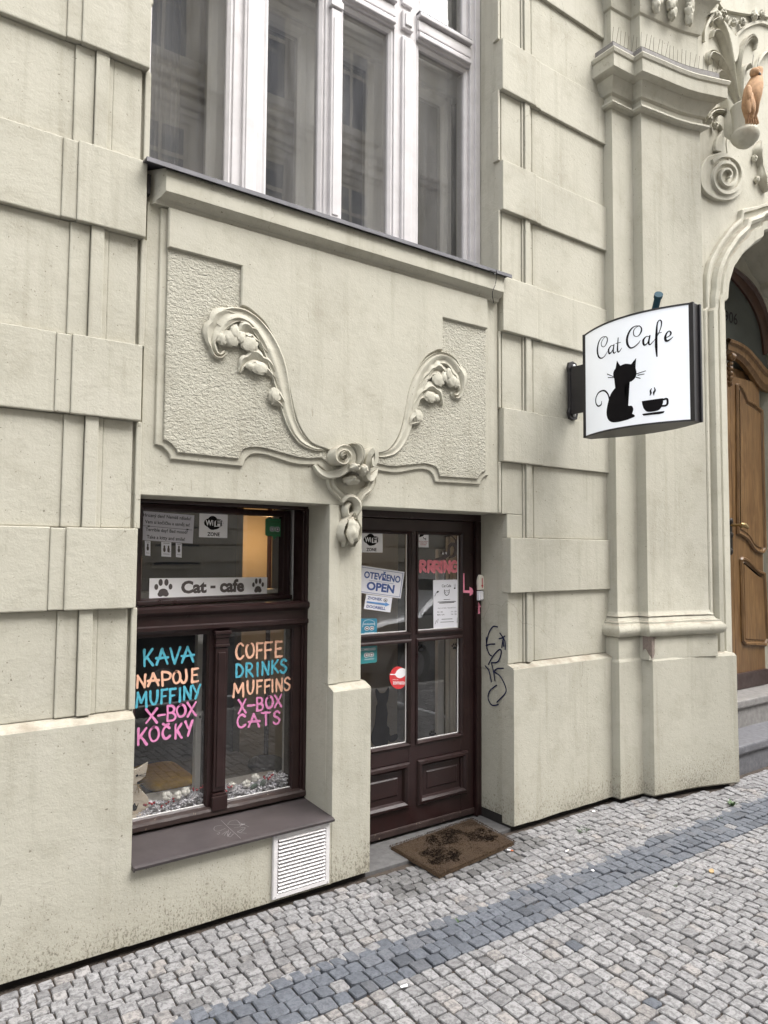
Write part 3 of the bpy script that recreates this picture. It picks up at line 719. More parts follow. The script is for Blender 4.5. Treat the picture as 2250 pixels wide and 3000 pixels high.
door = hp(dr, 'cafe_door', 'brown')
for a, c in ((2.160, 2.499), (2.563, 2.893)):
    for z0, z1 in ((1.140, 1.708), (.512, 1.088)):
        sub(MB().box(a-.004, c+.004, DY+.022, DY+.027, z0-.004, z1+.004), 'pane', 'glass', door)
        mb = MB(); mb.rings(a-.002, c+.002, z0-.002, z1+.002, [(0, DY+.02), (-.012, DY+.004), (-.012, DY-.006), (-.004, DY-.010), (.004, DY+.002), (.007, DY+.021)], cap=False); sub(mb, 'glazing_bead', 'brown', door)
        mb = MB(); mb.box(a+.006, c-.006, DY+.016, DY+.0215, z0+.004, z0+.010, .001); mb.box(c-.012, c-.006, DY+.016, DY+.0215, z0+.004, z1-.004, .001); sub(mb, 'putty_line', 'white_in', door)
    mb = MB(); mb.rings(a-.004 if a > 2.5 else a-.052, c+.052 if a > 2.5 else c+.004, .158, .410, [(0, DY+.01), (0, DY-.004), (.008, DY-.016), (.022, DY-.018), (.034, DY-.006), (.042, DY+.010), (.075, DY+.010), (.082, DY+.004)]); sub(mb, 'door_panel', 'brown', door)
mb = MB(); mb.box(2.004, 3.066, 3.245, 3.36, 1.792, 1.8335, .004); mb.box(3.003, 3.066, 3.245, 3.36, .01, 1.793, .004); mb.box(2.0, 2.058, 3.245, 3.36, .01, 1.793, .004); mb.box(3.0, 3.012, 3.236, 3.26, .01, 1.785, .003)
sub(mb, 'door_frame', 'brown', door)
mb = MB(); mb.box(2.058, 3.003, DY-.006, DY+.03, .0225, .060, .008); sub(mb, 'weather_board', 'brown_worn', door)
hp(MB().box(2.03, 3.046, 3.0, 3.42, -.03, .006, .004), 'door_threshold', 'threshold')

# =================================================================== PILASTER
SH = [(3.985, 3.06), (3.985, 2.945), (4.190, 2.930), (4.188, 2.856), (4.30, 2.838), (4.41, 2.822), (4.52, 2.802), (4.62, 2.776), (4.70, 2.748), (4.722, 2.740), (4.724, 2.95)]
PLP = [(3.985, 3.06), (3.985, 2.945), (4.197, 2.930), (4.215, 2.856), (4.36, 2.832), (4.48, 2.818), (4.60, 2.795), (4.70, 2.765), (4.80, 2.735), (4.875, 2.710), (4.878, 3.2)]
mb = plan_loft(MB(), SH, [(.02, 1.185), (.004, 1.205), (0, 1.22)]+[(0, z) for z in np.linspace(1.6, 4.4, 8)]+[(0, 4.655)])
pil = hp(mb, 'pilaster', 'stucco', 25)
mb = plan_loft(MB(), PLP, [(.030, .018), (.042, .03), (.040, .5), (.040, .893), (.030, .912), (.0, .922)]); sub(mb, 'pilaster_plinth', 'stucco', pil, 25); sub(plan_loft(MB(), PLP, [(.005, -.03), (.005, .06)]), 'foundation', 'dark', pil)  # recessed foot coloured near-black for the shade below the plinth
mb = plan_loft(MB(), SH, [(.03, .90), (.030, 1.035), (.022, 1.050), (.050, 1.060), (.062, 1.078), (.066, 1.095), (.062, 1.115), (.050, 1.132), (.040, 1.138), (.040, 1.150), (.026, 1.156), (.020, 1.172), (.006, 1.186)])
sub(mb, 'base_moulding', 'stucco', pil, 30)
mb = plan_loft(MB(), SH, [(-.002, 4.650), (.030, 4.656), (.040, 4.668), (.036, 4.684), (.010, 4.692), (.010, 4.735), (.026, 4.748), (.034, 4.775), (.060, 4.815), (.064, 4.835), (.094, 4.845), (.108, 4.858), (.108, 4.945), (.116, 4.952), (.122, 4.975), (.118, 4.984), (.050, 4.998)])
sub(mb, 'capital', 'stucco', pil, 30)
mb = plan_loft(MB(), SH, [(0, 5.05), (0, 5.36), (.012, 5.37), (.02, 5.40), (.03, 5.49), (.07, 5.57), (.09, 5.59), (.09, 5.67), (0, 5.69), (0, 6.3)])
up = sub(mb, 'upper_shaft', 'stucco', pil, 30); sub(plan_loft(MB(), SH, [(.050, 4.98), (.078, 4.985), (.078, 5.052), (.070, 5.060), (.0, 5.082)]), 'shaded_capital_band', 'concrete', pil, 30)  # band above the capital: darker colour stands in for shade on its underside
mb = MB()
for i, (x, y, r) in enumerate(((4.30, 2.80, .06), (4.44, 2.775, .06), (4.60, 2.735, .045))):
    for k in range(4):
        mb.blob((x+R.uniform(-.02, .02), y-.01, 5.58-k*.05), (r*(1-.17*k), .030, .055), .2, 2.5, 3, 60+i*5+k)
sub(mb, 'leaf_drops', 'relief', pil, 60)
# =================================================================== PORTAL
PY = 2.778; PCX = 6.15
c3 = Z(1450, 0, .4822); pz = Z(1950, 0, 300/1106)
outer = [(1255, 1900), (1256, 1785), (1335, 1800)][:0]+[(1257, 1900), (1257, 1780), (1260, 1690), (1280, 1600), (1330, 1500), (1400, 1400), (1470, 1335), (1475, 1280), (1560, 1262), (1660, 1235)]
inner = [(1372, 1900), (1372, 1840), (1396, 1830), (1402, 1740), (1430, 1640), (1490, 1550), (1560, 1490), (1605, 1460), (1605, 1420), (1660, 1405)]
A = resample([xz(*c3(*p), PY) for p in outer], 60); B_ = resample([xz(*c3(*p), PY) for p in inner], 60)
apexA, apexB = max(a[1] for a in A)+.18, max(c[1] for c in B_)+.22
def toapex(P, zt): 
    x0, z0 = P[-1]; return P+[(x0+(PCX-x0)*t, z0+(zt-z0)*sin(t*pi/2)) for t in np.linspace(.08, 1, 14)]
A = toapex(A, apexA); B_ = toapex(B_, apexB)
JX = at(2134.3, 1895.6, PY)[0]; A = [(A[0][0], .90)]+A; B_ = [(A[0][0]+.155, .90)]+B_
B_ = [(JX if i < 2 else x, z) for i, (x, z) in enumerate(B_)]; A = [(4.735 if i < 2 else x, z) for i, (x, z) in enumerate(A)]
A2 = A+[(2*PCX-x, z) for x, z in A[-2::-1]]; B2 = B_+[(2*PCX-x, z) for x, z in B_[-2::-1]]
mb = MB(); band_between(mb, A2, B2, [(0, PY+.06), (0, PY-.035), (.03, PY-.042), (.10, PY-.042), (.13, PY-.024), (.26, PY-.020), (.29, PY-.060), (.38, PY-.072), (.46, PY-.060), (.49, PY-.034), (.60, PY-.030), (.64, PY-.046), (.92, PY-.040), (1, PY-.015), (1, PY+.06)])
arch = hp(mb, 'portal_arch', 'stucco', 30)
mb = MB(); mb.grid([[(x, PY+.05, z) for x, z in B2], [(x, 3.42, z) for x, z in B2]]); sub(mb, 'arch_soffit', 'stucco', arch, 30)
pw = [(4.70, .3), *[(x+.02, z-.02) for x, z in A2], (2*PCX-4.70, .3), (2*PCX-4.70, 7.5), (4.70, 7.5)]
mb = MB().prism(pw, PY, 3.06); hp(mb, 'portal_wall')
mb = MB().box(7.6, 12, 3.0, 3.4, .0, TOPZ); mb.box(4.6, 7.6, 2.95, 3.42, 7.3, TOPZ); hp(mb, 'wall')
def relief_obj(name, par, items, mat='relief', Y=PY, blobs=()):
    mb = MB()
    for pts, wd, hg, prof in items:
        ribbon(mb, [xz(*pz(*p), Y) for p in pts], [x*.00036 for x in wd], [h*.8 for h in hg], Y+.004, prof, 6, .001)
    for i, (x, y, rx, ry, dy) in enumerate(blobs):
        c = xz(*pz(x, y), Y-dy); mb.blob((c[0], Y-dy*.5, c[1]), (rx*.00042, .022, ry*.00042), .26, 3.0, 3, 70+i)
    return mb.build(name, mat, par, 50)
# spiral disc
disc = [(600, 1640), (480, 1680), (400, 1780), (378, 1900), (400, 2020), (480, 2110), (600, 2160), (730, 2150), (830, 2060), (860, 1930), (840, 1810), (770, 1740), (680, 1715), (668, 1560), (720, 1500), (740, 1430), (690, 1330), (600, 1240), (560, 1300), (620, 1400), (560, 1500), (545, 1620)]
mb = MB().prism(smooth_pts([xz(*pz(*p), PY-.03) for p in disc], 3, True), PY-.030, PY+.01, .004); sp = hp(mb, 'spiral_ornament', 'relief', 30)
ang = np.linspace(0, 2.6*2*pi, 70)
spts = [(650+(.95-.83*t/ang[-1])*205*cos(t-2.4), 1900+(.95-.83*t/ang[-1])*245*sin(t-2.4)) for t in ang]
mb = MB(); ribbon(mb, [xz(*pz(*p), PY-.04) for p in spts[::2]], [.015, .014, .013, .011, .009, .007], [.018, .020, .024, .028, .032, .036], PY-.029, FLAT, 3); sub(mb, 'spiral_band', 'relief', sp, 40)
relief_obj('spiral_neck', sp, [([(640, 1760), (625, 1640), (622, 1540), (680, 1470), (715, 1400), (690, 1310)], [46, 44, 42, 44, 34, 22], [.050]*6, FLAT)])
relief_obj('leaf_curl', sp, [([(590, 1520), (640, 1420), (650, 1310), (600, 1230), (520, 1205), (450, 1240), (430, 1310), (460, 1350)], [26, 34, 40, 42, 44, 40, 30, 16], [.04, .05, .06, .065, .065, .06, .05, .04], GROOVE)], blobs=((580, 1330, 60, 70, .06), (520, 1260, 70, 50, .06), (440, 1290, 40, 60, .05)))
palm = [([(800, 1180), (740, 1000), (690, 760), (640, 500), (590, 320), (530, 220), (480, 240), (490, 290)], [34, 44, 60, 66, 54, 40, 30, 14]),
        ([(790, 1180), (720, 980), (650, 700), (590, 480), (540, 370), (490, 350), (475, 420)], [24, 34, 38, 40, 36, 28, 12]),
        ([(790, 1180), (700, 940), (600, 730), (520, 620), (450, 590), (430, 650), (470, 700)], [24, 40, 48, 50, 44, 34, 14]),
        ([(780, 1170), (690, 980), (610, 850), (540, 790), (510, 820)], [20, 34, 40, 36, 14]),
        ([(810, 1160), (770, 860), (770, 620), (830, 470), (900, 420), (945, 470), (940, 550)], [24, 40, 44, 48, 44, 34, 14]),
        ([(815, 1120), (800, 880), (810, 760), (850, 720), (880, 760)], [16, 22, 26, 24, 10]),
        ([(940, 900), (960, 720), (1040, 590), (1140, 540)], [50, 44, 40, 34])]
relief_obj('palm_ornament', house, [(p, wd, [.03, .05, .065, .07, .065, .055, .045, .03][:len(wd)], GROOVE if i < 5 else ROUND) for i, (p, wd) in enumerate(palm)])
mb = MB().prism(smooth_pts([xz(*pz(*p), PY) for p in ((700, 400), (750, 430), (745, 620), (700, 700), (660, 560), (600, 330), (590, 250))], 3, True), PY-.035, PY+.01, .004); hp(mb, 'palm_ground', 'relief')
relief_obj('garland_ornament', house, [([(540, 40), (600, 110), (760, 150), (900, 170), (1100, 200)], [20, 24, 20, 20, 20], [.04]*5, FLAT), ([(400, 460), (410, 330), (470, 200), (530, 110), (500, 10)], [20, 26, 34, 40, 40], [.03]*5, FLAT),
                                      ([(740, 400), (850, 300), (1000, 250), (1120, 290)], [30, 36, 36, 30], [.03]*4, FLAT)],
           blobs=((600, 150, 75, 90, .05), (690, 190, 60, 70, .05), (780, 220, 80, 70, .06), (870, 210, 80, 70, .06), (1000, 140, 90, 90, .06), (1080, 130, 70, 80, .06), (660, 110, 60, 60, .05)))
relief_obj('volute_ornament', house, [([(430+60*(1-i/26)*cos(i*.5)*1.5, 80+60*(1-i/26)*sin(i*.5)*1.5) for i in range(24)], [22, 20, 16, 10], [.05, .055, .06, .065], FLAT)])
relief_obj('flower_drop', house, [([(990, 1540), (960, 1650), (1000, 1800), (1010, 1950), (1060, 2080)], [20, 85, 40, 90, 40], [.05, .08, .05, .08, .05], LEAFP)],
           blobs=((985, 1700, 40, 70, .04), (1015, 1930, 50, 70, .04)))
# bracket bowl that carries the bird
BX, BY, BZ = 5.235, 2.50, 4.685
bowl = MB(); _bc = at(*pz(935, 1430), BY); BR0, BR1 = at(*pz(935, 1545), BY)[2], at(*pz(1060, 1205), BY)[2]; bowl.lathe((_bc[0], BY+.05, 0), [(.012, BR0-.012), (.034, BR0-.004), (.062, BR0+.016), (.086, BR0+.044), (.098, BR0+.070), (.096, BR0+.092), (.082, BR0+.104), (.078, BR0+.118), (.088, BR1-.05), (.096, BR1-.01), (.090, BR1), (.07, BR1-.02), (.02, BR1-.04)], 28)
bw = hp(bowl, 'bracket_bowl', 'relief', 40)
mb = MB(); rows = []
L0 = [(600, 985), (660, 1050), (740, 1130), (850, 1215)]; L1 = [(650, 1150), (660, 1270), (730, 1400), (830, 1480)]
P0 = smooth_pts([xz(*pz(*p), PY-.02) for p in L0], 5); P1 = smooth_pts([xz(*pz(*p), PY-.02) for p in L1], 5)
n_ = len(P0)
for i in range(n_):
    k = i/(n_-1); y = PY-.02-k**1.4*.14
    sx_ = lambda P, y: (P[0]*y/(PY-.02), (P[1]-EYE)*y/(PY-.02)+EYE)
    a, c = sx_(P0[i], y), sx_(P1[i], y)
    rows.append([(a[0], y+.08, a[1]), (a[0], y, a[1]), ((a[0]+c[0])/2, y-.015, (a[1]+c[1])/2), (c[0], y, c[1]), (c[0], y+.08, c[1])])
mb.grid(rows); sub(mb, 'bracket_scroll', 'relief', bw, 40)
# ---- oak entrance door in the portal
DOY = 3.33
ed = MB(); ed.box(4.95, PCX-.004, DOY, DOY+.05, .42, 3.2); ed.box(PCX+.001, 6.66, DOY, DOY+.05, .42, 3.2); ed.box(4.9, 6.72, DOY+.05, DOY+.09, .4, 3.3)
edoor = hp(ed, 'entrance_door', 'oak')
f3 = lambda P, f=c3, Y=DOY: [xz(*f(*p), Y) for p in P]
# moulded frame arch and fanlight glass
fr_o = f3([(1385, 1610), (1430, 1635), (1530, 1720), (1600, 1830), (1640, 1960), (1665, 2130)]); fr_i = f3([(1385, 1680), (1425, 1700), (1500, 1790), (1560, 1890), (1600, 2010), (1620, 2160)])
fr_o = smooth_pts(fr_o, 5); fr_i = smooth_pts(fr_i, 5)
xl = fr_o[0][0]
fan = MB().prism([(4.95, 3.19), (xl+.05, 3.19)]+[p for p in [(fr_i[-1][0]+.02, 3.0), (fr_i[-1][0], fr_i[-1][1])]]+fr_i[::-1]+[(4.95, fr_i[0][1])], DOY-.004, DOY-.0005)
c6 = Z(1450, 900, .4822)
cap_o = smooth_pts(f3([(1385, 195), (1440, 215), (1500, 255), (1560, 320), (1610, 375), (1665, 400)], c6), 5); cap_i = smooth_pts(f3([(1385, 285), (1430, 300), (1490, 340), (1545, 410), (1600, 490), (1665, 520)], c6), 5)
fanp = [(cap_o[0][0]-.3, cap_o[0][1])]+cap_o+[(fr_i[-1][0]+.03, cap_o[-1][1]+.2)]+fr_i[::-1]+[(cap_o[0][0]-.3, fr_i[0][1])]
M['fanglass'] = plain('fanlight_glass', (.055, .062, .058), .12, .15, 3)
sub(MB().prism(fanp, DOY-.012, DOY-.004), 'fanlight', 'fanglass', edoor)
mb = MB(); band_between(mb, fr_o, fr_i, [(0, DOY+.04), (0, DOY-.05), (.3, DOY-.07), (.45, DOY-.05), (.8, DOY-.045), (1, DOY-.03), (1, DOY)]); sub(mb, 'arched_frame', 'oakdark', edoor, 30)
mb = MB(); band_between(mb, cap_o, cap_i, [(0, DOY+.02), (0, DOY-.05), (.12, DOY-.075), (.3, DOY-.07), (.4, DOY-.05), (.75, DOY-.045), (.85, DOY-.03), (1, DOY-.02), (1, DOY+.02)]); sub(mb, 'door_cornice', 'oak', edoor, 30)
wallup = [fr_o[0]]+fr_o+[(fr_o[-1][0], 1.0), (7.4, 1.0), (7.4, 4.8), (4.9, 4.8), (4.9, fr_o[0][1])]
hp(MB().prism(wallup, DOY-.02, DOY+.1), 'porch_back_wall'); hp(MB().box(4.6, 7.6, DOY+.095, DOY+.2, -.02, 5.2), 'porch_back_wall')
def panel_poly(P, mat='oak', name='door_panel'):
    pts = P; mb = MB(); n = len(pts)
    area = sum(pts[i][0]*pts[(i+1) % n][1]-pts[(i+1) % n][0]*pts[i][1] for i in range(n))
    if area < 0: pts = pts[::-1]
    rows = [[(x, y, z) for x, z in inset(pts, d)] for d, y in ((0, DOY+.004), (.0, DOY-.010), (.012, DOY-.024), (.026, DOY-.022), (.034, DOY-.006), (.05, DOY-.004), (.06, DOY-.012))]
    mb.grid(rows, True); mb.add(rows[-1], [tuple(range(n))]); return sub(mb, name, mat, edoor, 35)
panel_poly(smooth_pts(f3([(1460, 470), (1475, 462), (1500, 490), (1530, 560)], c6), 3)+smooth_pts(f3([(1575, 585), (1620, 625)], c6), 2)+smooth_pts(f3([(1640, 1470), (1620, 1500), (1570, 1480), (1530, 1420), (1490, 1390), (1465, 1380)], c6), 3))
panel_poly(smooth_pts(f3([(1485, 1530), (1500, 1515), (1540, 1535), (1590, 1590), (1635, 1610)], c6), 3)+f3([(1655, 2020), (1640, 2060), (1515, 2055), (1495, 2030)], c6))
h = MB(); P = f3([(1437, 1300), (1437, 1385), (1437, 1485)], c6, DOY-.02)
h.box(P[0][0]-.022, P[0][0]+.022, DOY-.018, DOY-.0005, P[2][1], P[0][1], .008)
for i in (0, 1, 2): h.blob((P[i][0], DOY-.018, P[i][1]), (.03, .012, .03), .1, 2, 2, i)
hd = sub(h, 'handle_plate', 'iron', edoor, 40)
kx, kz = f3([(1437, 1325)], c6, DOY-.02)[0]
sub(MB().tube([(kx, DOY-.01, kz), (kx, DOY-.10, kz)], .012).tube([(kx, DOY-.10, kz+.004), (kx+.04, DOY-.115, kz), (kx+.10, DOY-.11, kz-.022)], [.02, .022, .014]).blob((kx+.02, DOY-.10, kz), (.026, .024, .026), 0), 'handle', 'brass', edoor, 50)
kb = f3([(1700+1395*.3315, 1700+790*.3315)], lambda a, b: (a, b))[0][1]
sub(MB().box(4.96, 6.66, DOY-.03, DOY+.01, .425, .56, .004), 'kick_board', 'kick', edoor)
mb = MB(); cxx, czz = f3([(1400, 310)], c6)[0]; mb.blob((cxx, DOY-.06, czz), (.045, .04, .04), .2)
for k in range(5): mb.blob((cxx-.01, DOY-.045, czz-.06-k*.045), (.022-.002*k, .025, .026), .2, 2, 2, k)
sub(mb, 'carved_drop', 'oak', edoor, 40)
for (y0, y1, z0, z1, mt) in ((2.775, 3.09, -.02, .14, 'stepdark'), (3.05, 3.38, .19, .36, 'concrete')):
    mb = MB().box(4.90, 7.40, y0+.022, y1+.4, z0, z1+.03, .003); st = hp(mb, 'step', mt)
    sub(MB().box(4.895, 7.405, y0, y1+.1, z1, z1+.062, .012), 'step_nosing', 'concrete' if mt == 'concrete' else 'stepdark', st)
hp(MB().box(4.9, 7.4, 3.10, 3.5, -.02, .20), 'step_core', 'stepdark')

# =================================================================== ROOMS BEHIND THE GLASS
room = MB(); X0, X1, Y0, Y1 = -1.2, 4.6, 3.425, 7.5
room.add([(X0, Y1, 0), (X1, Y1, 0), (X1, Y1, 2.6), (X0, Y1, 2.6)], [(0, 1, 2, 3)]); room.add([(X0, Y0, 0), (X0, Y1, 0), (X0, Y1, 2.6), (X0, Y0, 2.6)], [(0, 1, 2, 3)])
room.add([(X1, Y0, 0), (X1, Y1, 0), (X1, Y1, 2.6), (X1, Y0, 2.6)], [(0, 1, 2, 3)]); room.add([(X0, Y0, 2.6), (X1, Y0, 2.6), (X1, Y1, 2.6), (X0, Y1, 2.6)], [(0, 1, 2, 3)])
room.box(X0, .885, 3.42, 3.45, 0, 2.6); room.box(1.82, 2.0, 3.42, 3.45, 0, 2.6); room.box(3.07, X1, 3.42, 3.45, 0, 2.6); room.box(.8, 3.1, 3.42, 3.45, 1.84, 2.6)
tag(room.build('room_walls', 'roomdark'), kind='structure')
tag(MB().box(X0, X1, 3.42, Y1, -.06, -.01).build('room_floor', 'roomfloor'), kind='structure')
s2 = Z(380, 1420, 540/1659); s3 = Z(380, 1800, 540/1659); s4 = Z(380, 2150, 540/1659)
xa = xz(*s2(1020, 500), 4.4)[0]; xb = xz(*s2(1238, 500), 4.4)[0]; xc = xz(*s2(1275, 500), 4.4)[0]; xd = xz(*s2(1500, 500), 4.4)[0]
tag(MB().box(xa, xb, 4.4, 4.5, 0, 2.6).box(xc, xd+.9, 4.42, 4.5, 0, 2.6).build('room_partition', 'roomcream'), kind='structure')
tag(MB().box(xb, xc, 4.395, 4.52, 0, 2.6).build('room_post', 'oakdark'), kind='structure')
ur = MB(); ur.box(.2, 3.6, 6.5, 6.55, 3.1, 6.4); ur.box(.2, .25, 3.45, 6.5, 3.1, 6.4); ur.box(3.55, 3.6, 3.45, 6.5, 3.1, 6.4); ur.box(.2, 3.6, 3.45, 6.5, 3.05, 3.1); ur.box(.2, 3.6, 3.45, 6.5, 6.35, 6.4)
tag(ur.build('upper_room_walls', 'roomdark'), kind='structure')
lx, lz = xz(*s2(1300, 400), 4.15); lx -= .02
lamp = Thing('pendant_lamp', (lx+.02, 4.15, lz), 'small warm pendant lamp glowing inside the cafe beside the cream partition', 'lamp')
lamp.part(MB().lathe((lx+.02, 4.15, lz+.02), [(.010, .04), (.03, .015), (.042, -.02), (.040, -.02), (.028, .012), (.008, .035)], 16), 'lamp_shade', 'oakdark', True)
lamp.part(MB().blob((lx+.02, 4.15, lz-.005), (.02, .02, .024), 0), 'bulb', 'bulb', True)
lamp.part(MB().tube([(lx+.02, 4.15, lz+.07), (lx+.02, 4.15, 2.6)], .004, 6), 'cord', 'black')
pl = bpy.data.lights.new('lamp_light', 'POINT'); pl.energy = .9; pl.color = (1, .62, .30); pl.shadow_soft_size = .05
plo = bpy.data.objects.new('lamp_light', pl); plo.location = (lx-.02, 4.12, lz-.10); col.objects.link(plo)
# inner white casement of the shop window and its ledge
iwx = [xz(*s3(590, 700), 3.42)[0], xz(*s3(718, 700), 3.40)[0]]
iw = MB(); iw.box(iwx[0], iwx[1]+.05, 3.40, 3.44, .40, 1.20, .004); iw.box(iwx[0]+.040, iwx[1]+.05, 3.385, 3.41, .40, 1.20, .004); iw.box(iwx[0]+.056, iwx[1]+.05, 3.378, 3.40, .40, 1.20, .003)
x2 = xz(*s3(1412, 500), 3.36)[0]
iw.box(x2, x2+.06, 3.345, 3.40, .40, 1.20, .004); iw.box(x2+.02, x2+.08, 3.33, 3.36, .40, 1.20, .004); iw.box(.885, 1.83, 3.40, 3.5, 1.22, 1.40, .004)
iwo = hp(iw, 'inner_window', 'white_in')
hx, hz = xz(*s3(660, 910), 3.365); sub(MB().tube([(hx-.02, 3.360, hz-.004), (hx+.02, 3.360, hz+.004)], .007, 8).tube([(hx+.016, 3.360, hz), (hx+.016, 3.385, hz)], .006, 8), 'window_handle', 'iron', iwo)
hp(MB().box(.885, 1.815, 3.275, 3.60, .36, .398, .004), 'inner_ledge', 'white_in')
hp(MB().box(1.79, 1.83, 3.34, 3.6, 1.35, 1.83, .003), 'inner_reveal', 'white_in')
dv = MB()
for a_, c_, yy, zt in ((838, 905, 3.52, 1.62), (945, 985, 3.44, 1.70), (992, 1022, 3.39, 1.72), (1026, 1075, 3.35, 1.74)):
    x0, x1 = xz(1040+a_*.2893, 2000, yy)[0], xz(1040+c_*.2893, 2000, yy)[0]; dv.box(x0, x1, yy, yy+.03, 0.0, zt, .006)
hp(dv, 'inner_door_frame', 'white_in')

# =================================================================== PAVEMENT
pave = tag(MB().box(-4, 9.2, -.24, 3.40, -.05, -.013).build('pavement', 'bed'), kind='structure')
KY = -.25
def sett_unit(rnd, n=8):
    """rounded cushion: unit footprint -.5...5"""
    rr = rnd.uniform(.05, .12); base = []
    for cx, cy in ((-.5, -.5), (.5, -.5), (.5, .5), (-.5, .5)):
        jx, jy = rnd.uniform(0, .06), rnd.uniform(0, .06); X = cx*(1-jx); Yy = cy*(1-jy); r1 = rr*rnd.uniform(.7, 1.3)
        sx, sy = (1 if cx > 0 else -1), (1 if cy > 0 else -1)
        a = (X, Yy-sy*r1); c = (X-sx*r1, Yy)
        base += [c, a] if sx*sy < 0 else [a, c]
    ang = sorted(range(8), key=lambda i: math.atan2(base[i][1], base[i][0])); base = [base[i] for i in ang]
    t = [rnd.uniform(-.003, .003) for _ in range(3)]
    def hz(x, y, h): return h+t[0]+t[1]*x*1.5+t[2]*y*1.5
    V = [(x, y, -.032) for x, y in base]+[(x, y, hz(x, y, -.0042)) for x, y in base]+[(x*.90, y*.90, hz(x, y, -.0003)) for x, y in base]+[(rnd.uniform(-.1, .1), rnd.uniform(-.1, .1), hz(0, 0, .0015))]
    F = []
    for r in (0, 1): F += [(r*8+i, r*8+(i+1) % 8, r*8+8+(i+1) % 8, r*8+8+i) for i in range(8)]
    F += [(16+i, 16+(i+1) % 8, 24) for i in range(8)]
    return V, F
cells = []            # (x, y, lx, ly, rot, kind)
SR = random.Random(21)
def dirty(x, y):
    if 1.98 < x < 3.06 and y > 2.70+.02*sin(x*9): return True
    return False
y = 2.955; rows_y = []
while y > 2.475: rows_y.append((y-.0265, .0525)); y -= .0530
for k, (yc, hy) in enumerate(rows_y):
    x = -1.0+SR.uniform(0, .06)
    while x < 8.4:
        l = SR.uniform(.048, .076)
        yy = yc+.006*sin(x*1.7)+.003*sin(x*5+k)
        if 3.93 < x < 4.93: yy -= 0
        lim = 2.96 if x < 3.93 else 2.90 if x < 4.15 else max(2.66, 2.80-.17*(x-4.2)) if x < 4.93 else 2.77
        if yy+hy*.5 < lim+.02: cells.append((x+l/2, yy, l-.0042, hy-.0035, SR.uniform(-.05, .05), 'dirty' if dirty(x, yy) else 'pale'))
        x += l
for k in range(4):
    yc = 2.47-.0335-k*.067; x = -1.0+SR.uniform(0, .06)
    while x < 8.4:
        l = SR.uniform(.050, .086); cells.append((x+l/2, yc+.006*sin(x*1.7), l-.004, .0635, SR.uniform(-.04, .04), 'band' if SR.random() > .02 else 'pale')); x += l
x = -1.0; k = 0
while x < 8.4:
    wd = SR.uniform(.054, .066); yy = 2.195+SR.uniform(0, .03)
    while yy > KY+.03:
        l = SR.uniform(.050, .078); y0 = min(yy, 2.20)
        cells.append((x+wd/2+.008*sin(yy*2.3+.4)+.003*sin(yy*7+k), (y0+yy-l)/2+.006*sin(x*1.7), wd-.0045, y0-(yy-l)-.0045, SR.uniform(-.06, .06), 'pale' if SR.random() > .012 else 'band')); yy -= l
    x += wd; k += 1
def shown(c):
    sx, sy, d = project((c[0], c[1], 0))
    if d < .3 or not (-60 < sx < 2310 and sy < 3060): return 0
    return c[2]*c[3]*EYE/(d**3) if 0 < sx < 2250 and sy < 3000 else 0
order = sorted(range(len(cells)), key=lambda i: -shown(cells[i]))
top = set(order[:300])
units = {}
for kd in ('pale', 'band', 'dirty'):
    units[kd] = []
    for i in range(12):
        V, F = sett_unit(SR); me = bpy.data.meshes.new('sett'); me.from_pydata([(x*.07, y*.07, z) for x, y, z in V], [], F); me.update(); me.materials.append(M['sett_'+kd]); units[kd].append(me)
rest = {'pale': MB(), 'band': MB(), 'dirty': MB()}
for i, (cx, cy, lx_, ly_, rt, kd) in enumerate(cells):
    if lx_ < .015 or ly_ < .015: continue
    dz = SR.uniform(-.003, .002)
    if i in top:
        o = bpy.data.objects.new('sett', SR.choice(units[kd])); col.objects.link(o); o.parent = pave
        o.location = (cx, cy, dz); o.rotation_euler = (0, 0, rt+SR.choice((0, pi))); o.scale = (lx_/.07, ly_/.07, 1)
    else:
        V, F = sett_unit(SR); c_, s_ = cos(rt), sin(rt)
        rest[kd].add([(cx+x*lx_*c_-y_*ly_*s_, cy+x*lx_*s_+y_*ly_*c_, z+dz) for x, y_, z in V], F)
allrest = MB(); mi = []
for j, kd in enumerate(('pale', 'band', 'dirty')):
    mi += [j]*len(rest[kd].f); allrest.add(rest[kd].v, rest[kd].f)
me = bpy.data.meshes.new('further_setts'); me.from_pydata(allrest.v, [], allrest.f); me.update()
for kd in ('pale', 'band', 'dirty'): me.materials.append(M['setts_'+kd])
me.polygons.foreach_set('material_index', mi)
ro = bpy.data.objects.new('further_setts', me); col.objects.link(ro); ro.parent = pave; ro['kind'] = 'stuff'
tag(MB().box(-30, 40, -.40, -.245, -.12, -.002, .01).build('kerb', 'kerbstone'), kind='structure')
tag(MB().box(-30, 40, -6.2, -.395, -.2, -.13).build('road', 'asphalt'), kind='structure')
tag(MB().box(-30, 40, -9.4, -6.2, -.2, -.01).build('far_pavement', 'kerbstone'), kind='structure')
tag(MB().add([(-90, -90, -.21), (130, -90, -.21), (130, 90, -.21), (-90, 90, -.21)], [(0, 1, 2, 3)]).build('ground', 'asphalt'), kind='structure')
tag(MB().box(-30, -3.95, -.245, 3.40, -.1, -.004).box(9.15, 40, -.245, 3.1, -.1, -.004).build('pavement_beyond', 'setts_pale'), kind='structure')

